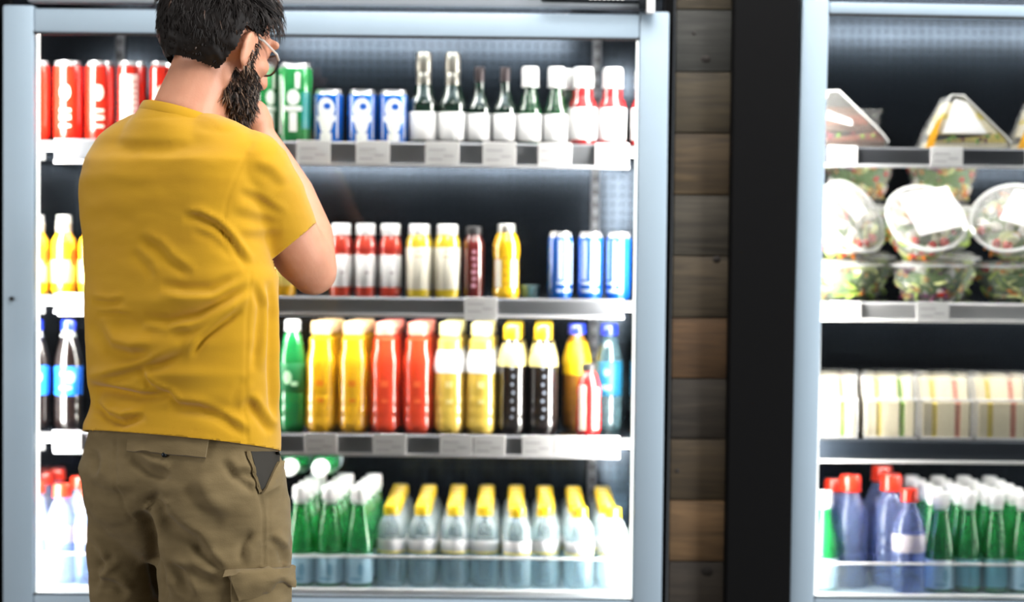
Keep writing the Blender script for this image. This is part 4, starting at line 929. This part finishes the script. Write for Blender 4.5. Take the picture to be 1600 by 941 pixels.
ts = wear('t_shirt', shirt, SHIRT)
so = ts.modifiers.new('thickness', 'SOLIDIFY'); so.thickness = .0022; so.offset = -1
# ribbed collar around the neck
g = Geo(); CC = at(286, 183, -.50); ring = neck_ring(0, .0735, .069, -.001)
RR = []
for i, q in enumerate(ring):
    o = (q - CC); o.z = 0; o.normalize()
    RR.append([q + o * (.0022 * math.cos(a)) + Vector((0, 0, .0085 * math.sin(a))) - o * .004 * math.sin(a) for a in [2 * PI * k / 10 for k in range(10)]])
g.rings(RR, closed=True)
col = g.mesh('collar', []); wear('collar', col, SHIRT, ts)
# ---- trousers
g = Geo()
P = [(655, 141, 424, .58), (680, 135, 430, .60), (705, 128, 437, .63), (735, 121, 446, .66), (765, 124, 452, .65), (795, 129, 456, .60), (825, 134, 458, .52), (855, 145, 450, .42), (880, 160, 430, .30)]
g.rings([slice_(py, L, R, YM, a, 2.3) for py, L, R, a in P])
g.tube([at(208, 780, -.46), at(197, 860, -.455), at(200, 941, -.45), LLk, LLa + Vector((0, 0, .02))], [.072, .070, .066, .073, .066], 28, dome=False)
g.tube([at(345, 790, -.52), at(351, 860, -.53), at(352, 941, -.53), RLk, RLa + Vector((0, 0, .02))], [.118, .117, .113, .088, .070], 32, dome=False)
g.tube([at(250, 800, -.49), at(260, 835, -.49)], [.07, .05], 20)
tro = fuse(g, .0050, 9)
PF = [([(205, 715), (230, 735), (262, 745)], .006, 9), ([(250, 770), (235, 785), (262, 800)], .005, 9), ([(215, 800), (235, 840), (246, 880), (258, 941)], .012, 12), ([(240, 800), (280, 830), (330, 866)], .0065, 12), ([(300, 850), (330, 880), (350, 900)], .005, 9),
      ([(128, 830), (150, 870), (160, 900)], .005, 8), ([(135, 760), (175, 775), (210, 775)], .004, 12), ([(345, 720), (365, 740), (400, 745)], .004, 8), ([(355, 735), (375, 752), (400, 768)], .003, 6), ([(395, 830), (380, 850), (375, 880)], .004, 8), ([(420, 840), (440, 860), (448, 885)], .004, 7),
      ([(145, 905), (180, 915), (200, 930)], .005, 8), ([(260, 890), (300, 895), (350, 915)], .004, 9), ([(180, 870), (150, 890), (145, 930)], .004, 7), ([(265, 870), (285, 905), (300, 935)], .004, 8), ([(140, 700), (150, 720), (148, 745)], .003, 7), ([(290, 760), (320, 800), (350, 820)], .004, 14)]
PG = [([(181, 690), (180, 730), (186, 775), (205, 815)], .0022, 2.2), ([(384, 706), (394, 735), (404, 770), (411, 800), (413, 885)], .0026, 2.4), ([(420, 780), (421, 885)], .0012, 1.6), ([(126, 705), (180, 712), (240, 716)], .001, 2)]
crease(tro, PF, PG, .0026, (16, 16, 24), BROAD=[(235, 800, 26, 50, .012), (170, 800, 40, 40, -.006), (320, 790, 60, 50, -.006), (262, 745, 40, 16, .006)])
BVT = BVHTree.FromPolygons([Vector(v.co) for v in tro.vertices], [p.vertices[:] for p in tro.polygons])
def patch(bvh, corners, nu, nv, lift, thick, bulge=0, wob=0, name='patch', edge=None):
    """a sewn-on piece of cloth that follows the garment below it; corners run tl, tr, br, bl"""
    tl, tr, br, bl = corners; T_, B_ = [], []
    for j in range(nv + 1):
        for i in range(nu + 1):
            u, v = i / nu, j / nv
            x = (tl[0] * (1 - u) + tr[0] * u) * (1 - v) + (bl[0] * (1 - u) + br[0] * u) * v; y = (tl[1] * (1 - u) + tr[1] * u) * (1 - v) + (bl[1] * (1 - u) + br[1] * u) * v
            if edge: y += edge(u) * v
            h = bvh.ray_cast(CAM, ray(x, y))
            if h[0] is None: h = (at(x, y, -.58), Vector((0, -1, 0)))
            n = h[1]; k = lift + bulge * math.sin(PI * u) * math.sin(PI * min(1, v * 1.0)) + wob * noise.noise(Vector((x * .05, y * .05, 3)))
            T_.append(h[0] + n * (k + thick)); B_.append(h[0] + n * min(k, 0.0) - n * .002)
    g = Geo(); a = [g.bm.verts.new(p) for p in T_]; b = [g.bm.verts.new(p) for p in B_]; W_ = nu + 1
    for j in range(nv):
        for i in range(nu):
            q = [j * W_ + i, j * W_ + i + 1, (j + 1) * W_ + i + 1, (j + 1) * W_ + i]; g.face([a[k] for k in q]); g.face([b[k] for k in q[::-1]])
    bd = [i for i in range(nu)] + [j * W_ + nu for j in range(nv)] + [nv * W_ + nu - i for i in range(nu)] + [(nv - j) * W_ for j in range(nv)]
    for k in range(len(bd)): g.face([a[bd[k]], a[bd[(k + 1) % len(bd)]], b[bd[(k + 1) % len(bd)]], b[bd[k]]])
    return g.mesh(name, [], ang=60)
tr = wear('trousers', tro, KHAKI)
wear('back_pocket_flap', patch(BVT, [(205, 676), (328, 680), (322, 716), (201, 706)], 16, 6, .004, .003, .002, .002), KHAKI, tr)
wear('pocket_welt', patch(BVT, [(384, 706), (390, 706), (408, 768), (404, 772)], 4, 12, .001, .003), KHAKI, tr)
wear('pocket_opening', patch(BVT, [(391, 706), (436, 706), (432, 748), (407, 766)], 8, 8, .001, .0018), mat('pocket_lining', (32, 28, 19), .8), tr)
wear('pocket_edge', patch(BVT, [(431, 722), (439, 722), (434, 758), (408, 772)], 5, 10, .004, .004, .003), KHAKI, tr)
wear('cargo_pocket', patch(BVT, [(360, 900), (447, 902), (450, 1010), (362, 1012)], 16, 14, .006, .004, .012, .004), KHAKI, tr)
wear('cargo_flap', patch(BVT, [(352, 890), (449, 886), (446, 918), (372, 936)], 18, 8, .014, .004, .010, .005, edge=lambda u: -14 * math.exp(-((u - .75) / .16) ** 2)), KHAKI, tr)
p = BVT.ray_cast(CAM, ray(258, 712))
bt = Geo(); bt.ball(p[0] + p[1] * .004, (.0045, .003, .0045)); b2 = bt.mesh('button', []); wear('button', b2, mat('dark_metal', (40, 44, 48), .35), tr)
# ---- shoes
for A in (LLa, RLa):
    g = Geo(); base = Vector((A.x, A.y, 0)); rr = []
    for z, hw, f0, f1 in ((.003, .046, -.075, .200), (.022, .047, -.076, .202), (.030, .044, -.073, .196), (.058, .041, -.068, .160), (.085, .038, -.060, .070), (.105, .040, -.056, .050)):
        c = base + FA * ((f0 + f1) / 2) + Vector((0, 0, z)); ln = (f1 - f0) / 2
        rr.append([c + RA * (hw * sg(math.cos(t), .8)) + FA * (ln * sg(math.sin(t), .8)) for t in [2 * PI * i / 32 for i in range(32)]])
    g.rings(rr); me = g.mesh('shoe', []); wear('shoe', me, mat('brown_shoe', (70, 52, 40), .6))
# ---- hair: a close cap of hair with swept locks
def hair_zone(x, y, z):
    """is this scalp point (head frame) under hair?"""
    s = abs(x)
    if y > .058: return z > .075
    if y > .02: return z > .040 + (y - .02) * .9
    if y > -.03: return z > (.018 if s > .045 else -.2) if s > .05 else z > .03
    return z > -.064
CR = (.0765, .098, .094); CO = Vector((0, -.012, .022))
def scalp(d, off=0): return Vector((CO.x + d.x * (CR[0] + off), CO.y + d.y * (CR[1] + off), CO.z + d.z * (CR[2] + off)))
b = bmesh.new(); bmesh.ops.create_icosphere(b, subdivisions=6, radius=1)
b.normal_update()
for v in b.verts:
    d = v.co.normalized(); k = .012 + .003 * noise.noise(d * 9)
    if d.y < -.1: k += .004
    v.co = scalp(d, k)
kill = [f for f in b.faces if not hair_zone(*f.calc_center_median())]
bmesh.ops.delete(b, geom=kill, context='FACES')
g = Geo(); g.merge(b, 0)
rnd = random.Random(5)
def lock(root, dirv, nrm, ln, wd, lift, mi):
    pts = []; side = dirv.cross(nrm).normalized()
    bend = rnd.uniform(-.25, .25)
    for k in range(5):
        u = k / 4; pts.append((root + dirv * (ln * u) + nrm * (lift * math.sin(u * 2.2)) + side * (bend * ln * u * u), wd * (1 - u) ** .7 + .0002))
    V = []
    for q, w in pts: V.append([g.bm.verts.new(HM @ (q + side * w)), g.bm.verts.new(HM @ (q + nrm * w * .8)), g.bm.verts.new(HM @ (q - side * w))])
    for A_, B_ in zip(V, V[1:]):
        for i in range(3): g.face([A_[i], A_[(i + 1) % 3], B_[(i + 1) % 3], B_[i]], mi)
for v in list(g.bm.verts): v.co = HM @ v.co
n = 0
while n < 3000:
    d = Vector((rnd.gauss(0, 1), rnd.gauss(0, 1), rnd.gauss(0, 1))).normalized(); q = scalp(d, .009)
    if not hair_zone(*q) or q.z < -.05: continue
    n += 1
    crown = Vector((0, -.35, .94)).normalized()
    fl = (d - crown); fl = fl - d * fl.dot(d)
    if d.z > .45: fl = fl * .5 + Vector((.35, .8, .15))
    fl += Vector((rnd.gauss(0, .3), rnd.gauss(0, .3), rnd.gauss(0, .3))) * .5; fl = (fl - d * fl.dot(d)).normalized()
    top = d.z > .3
    ln = rnd.uniform(.020, .034) if not top else rnd.uniform(.03, .05)
    if q.z < -.01: ln = rnd.uniform(.005, .010); fl = (fl * .4 + Vector((0, 0, -1)) - d * (-d.z)).normalized()
    if abs(q.x) > .045 and q.z < .055 and q.y > -.05: ln = rnd.uniform(.007, .013)
    front = d.y > .25
    lock(q, fl, d, ln, rnd.uniform(.0010, .0024), rnd.uniform(.003, .008) if not (top or front) else rnd.uniform(.006, .016), 1 if rnd.random() < (.35 if front else .03) else 0)
hair = g.mesh('hair', [], recalc=False); wear('hair', hair, [HAIR, HAIR2])
# ---- beard
g = Geo()
def beard_zone(p):
    x, y, z = p
    if z < -.125 or y < .002: return False
    s = abs(x)
    lo = -.115
    if y < .030: return s > .035 and -.095 < z < .02
    if y < .062: return -.125 < z < -.030 - (y - .03) * .4
    return z < -.045 and not (abs(z + .066) < .007 and s < .018)
cen = Vector((0, .02, -.05)); n = 0; tries = 0
HMI = HM.inverted()
while n < 3400 and tries < 90000:
    tries += 1
    d = Vector((rnd.gauss(0, 1), rnd.gauss(0, 1) + .4, rnd.gauss(0, 1) - .3)).normalized()
    o = HM @ cen; dw = HR.to_3x3() @ d
    h = BVB.ray_cast(o + dw * .16, -dw)
    if h[0] is None: continue
    q = HMI @ h[0]
    if not beard_zone(q) or (q - cen).length > .115: continue
    n += 1
    nr = (HR.to_3x3().inverted() @ h[1]).normalized()
    fl = Vector((0, .25, -1)) + Vector((rnd.gauss(0, .3), rnd.gauss(0, .3), rnd.gauss(0, .25))) + nr * .45; fl.normalize()
    if q.z < -.075: ln = rnd.uniform(.018, .034)
    else: ln = rnd.uniform(.010, .018)
    lock(q - nr * .001, fl, (nr - fl * nr.dot(fl)).normalized(), ln, rnd.uniform(.0011, .0020), .003, 2 if rnd.random() < .16 else (1 if rnd.random() < .4 else 0))
for v in g.bm.verts: pass
beard = g.mesh('beard', [], recalc=False); wear('beard', beard, [HAIR, HAIR2, GREY])
# ---- glasses
gl = bpy.data.objects.new('glasses', None); COL.objects.link(gl); gl.parent = man
g = Geo()
FRM = mat('glasses_frame', (22, 22, 24), .25, coat=.5); TMP = mat('temple_arm', (210, 205, 198), .3, coat=.5)  # temples pale: reflected light put into their colour
for s in (-1, 1):
    g2 = Geo(); g2.tube([hp(s * .079, .004, .014), hp(s * .077, .03, .015), hp(s * .066, .076, .010), hp(s * .057, .092, .006)], .0022, 8); m2 = g2.mesh('temple', []); wear('temple', m2, TMP, gl)
    pts = [hp(s * .032 + .025 * sg(math.cos(t), .8), .102 - abs(s * .032 + .025 * math.cos(t)) * .16, -.004 + .019 * sg(math.sin(t), .8)) for t in [2 * PI * i / 28 for i in range(29)]]
    g.tube(pts, .0019, 8, dome=False)
    L3 = Geo(); vs = [L3.bm.verts.new(q) for q in pts[:-1]]; cc = sum((q for q in pts[:-1]), Vector()) / 28
    nn = (hp(0, 1, 0) - hp(0, 0, 0)).normalized() * .001; w2 = [L3.bm.verts.new(q + nn) for q in pts[:-1]]
    L3.face(vs); L3.face(w2[::-1])
    for i in range(28): L3.face([vs[i], vs[(i + 1) % 28], w2[(i + 1) % 28], w2[i]])
    m3 = L3.mesh('lens', []); wear('lens', m3, clear('lens_clear', (240, 246, 248), (220, 230, 235), .12, .03), gl)
g.tube([hp(-.010, .1015, .002), hp(0, .104, .004), hp(.010, .1015, .002)], .0018, 8)
m = g.mesh('frame', []); wear('frame', m, FRM, gl)
# ------------------------------------------------------------------ light
def area(name, loc, tgt, sx, sy, e, c=(1, 1, 1)):
    l = bpy.data.lights.new(name, 'AREA'); l.shape = 'RECTANGLE'; l.size = sx; l.size_y = sy; l.energy = e; l.color = c
    o = bpy.data.objects.new(name, l); COL.objects.link(o); o.location = loc
    o.rotation_euler = (Vector(tgt) - Vector(loc)).to_track_quat('-Z', 'Y').to_euler(); return o
area('side_streak_light', (-4.6, -2.5, 1.5), (-.2, .1, 1.2), 1.2, 2.6, 90, (1, .98, .96))  # unseen tall light added to draw streaks on the bottles
area('side_streak_light', (4.6, -2.5, 1.5), (-.2, .1, 1.2), 1.3, 2.6, 270, (.97, .985, 1))  # stronger unseen twin, added for streaks and the man's right side
area('ceiling_lamp', (.1, -1.3, 2.9), (-.1, -.3, 1.0), 1.1, 1.1, 28, (1, .97, .93))
area('tag_fill_light', (.45, -.50, 2.6), (.45, .05, 1.2), 2.4, .2, 24, (1, .985, .96))  # unseen fill added near the fridge fronts to whiten the price tags
w = bpy.data.worlds.new('store'); SC.world = w; w.use_nodes = True
w.node_tree.nodes['Background'].inputs[0].default_value = (.86, .93, 1, 1); w.node_tree.nodes['Background'].inputs[1].default_value = .10
SC.view_settings.view_transform = 'Standard'; SC.view_settings.look = 'None'; SC.view_settings.gamma = 1; SC.view_settings.exposure = .30; SC.view_settings.use_curve_mapping = False
cy = SC.cycles
cy.max_bounces = 8; cy.transparent_max_bounces = 40; cy.diffuse_bounces = 3; cy.glossy_bounces = 3; cy.transmission_bounces = 4
cy.use_denoising = True; cy.caustics_reflective = False; cy.caustics_refractive = False; cy.sample_clamp_indirect = 6
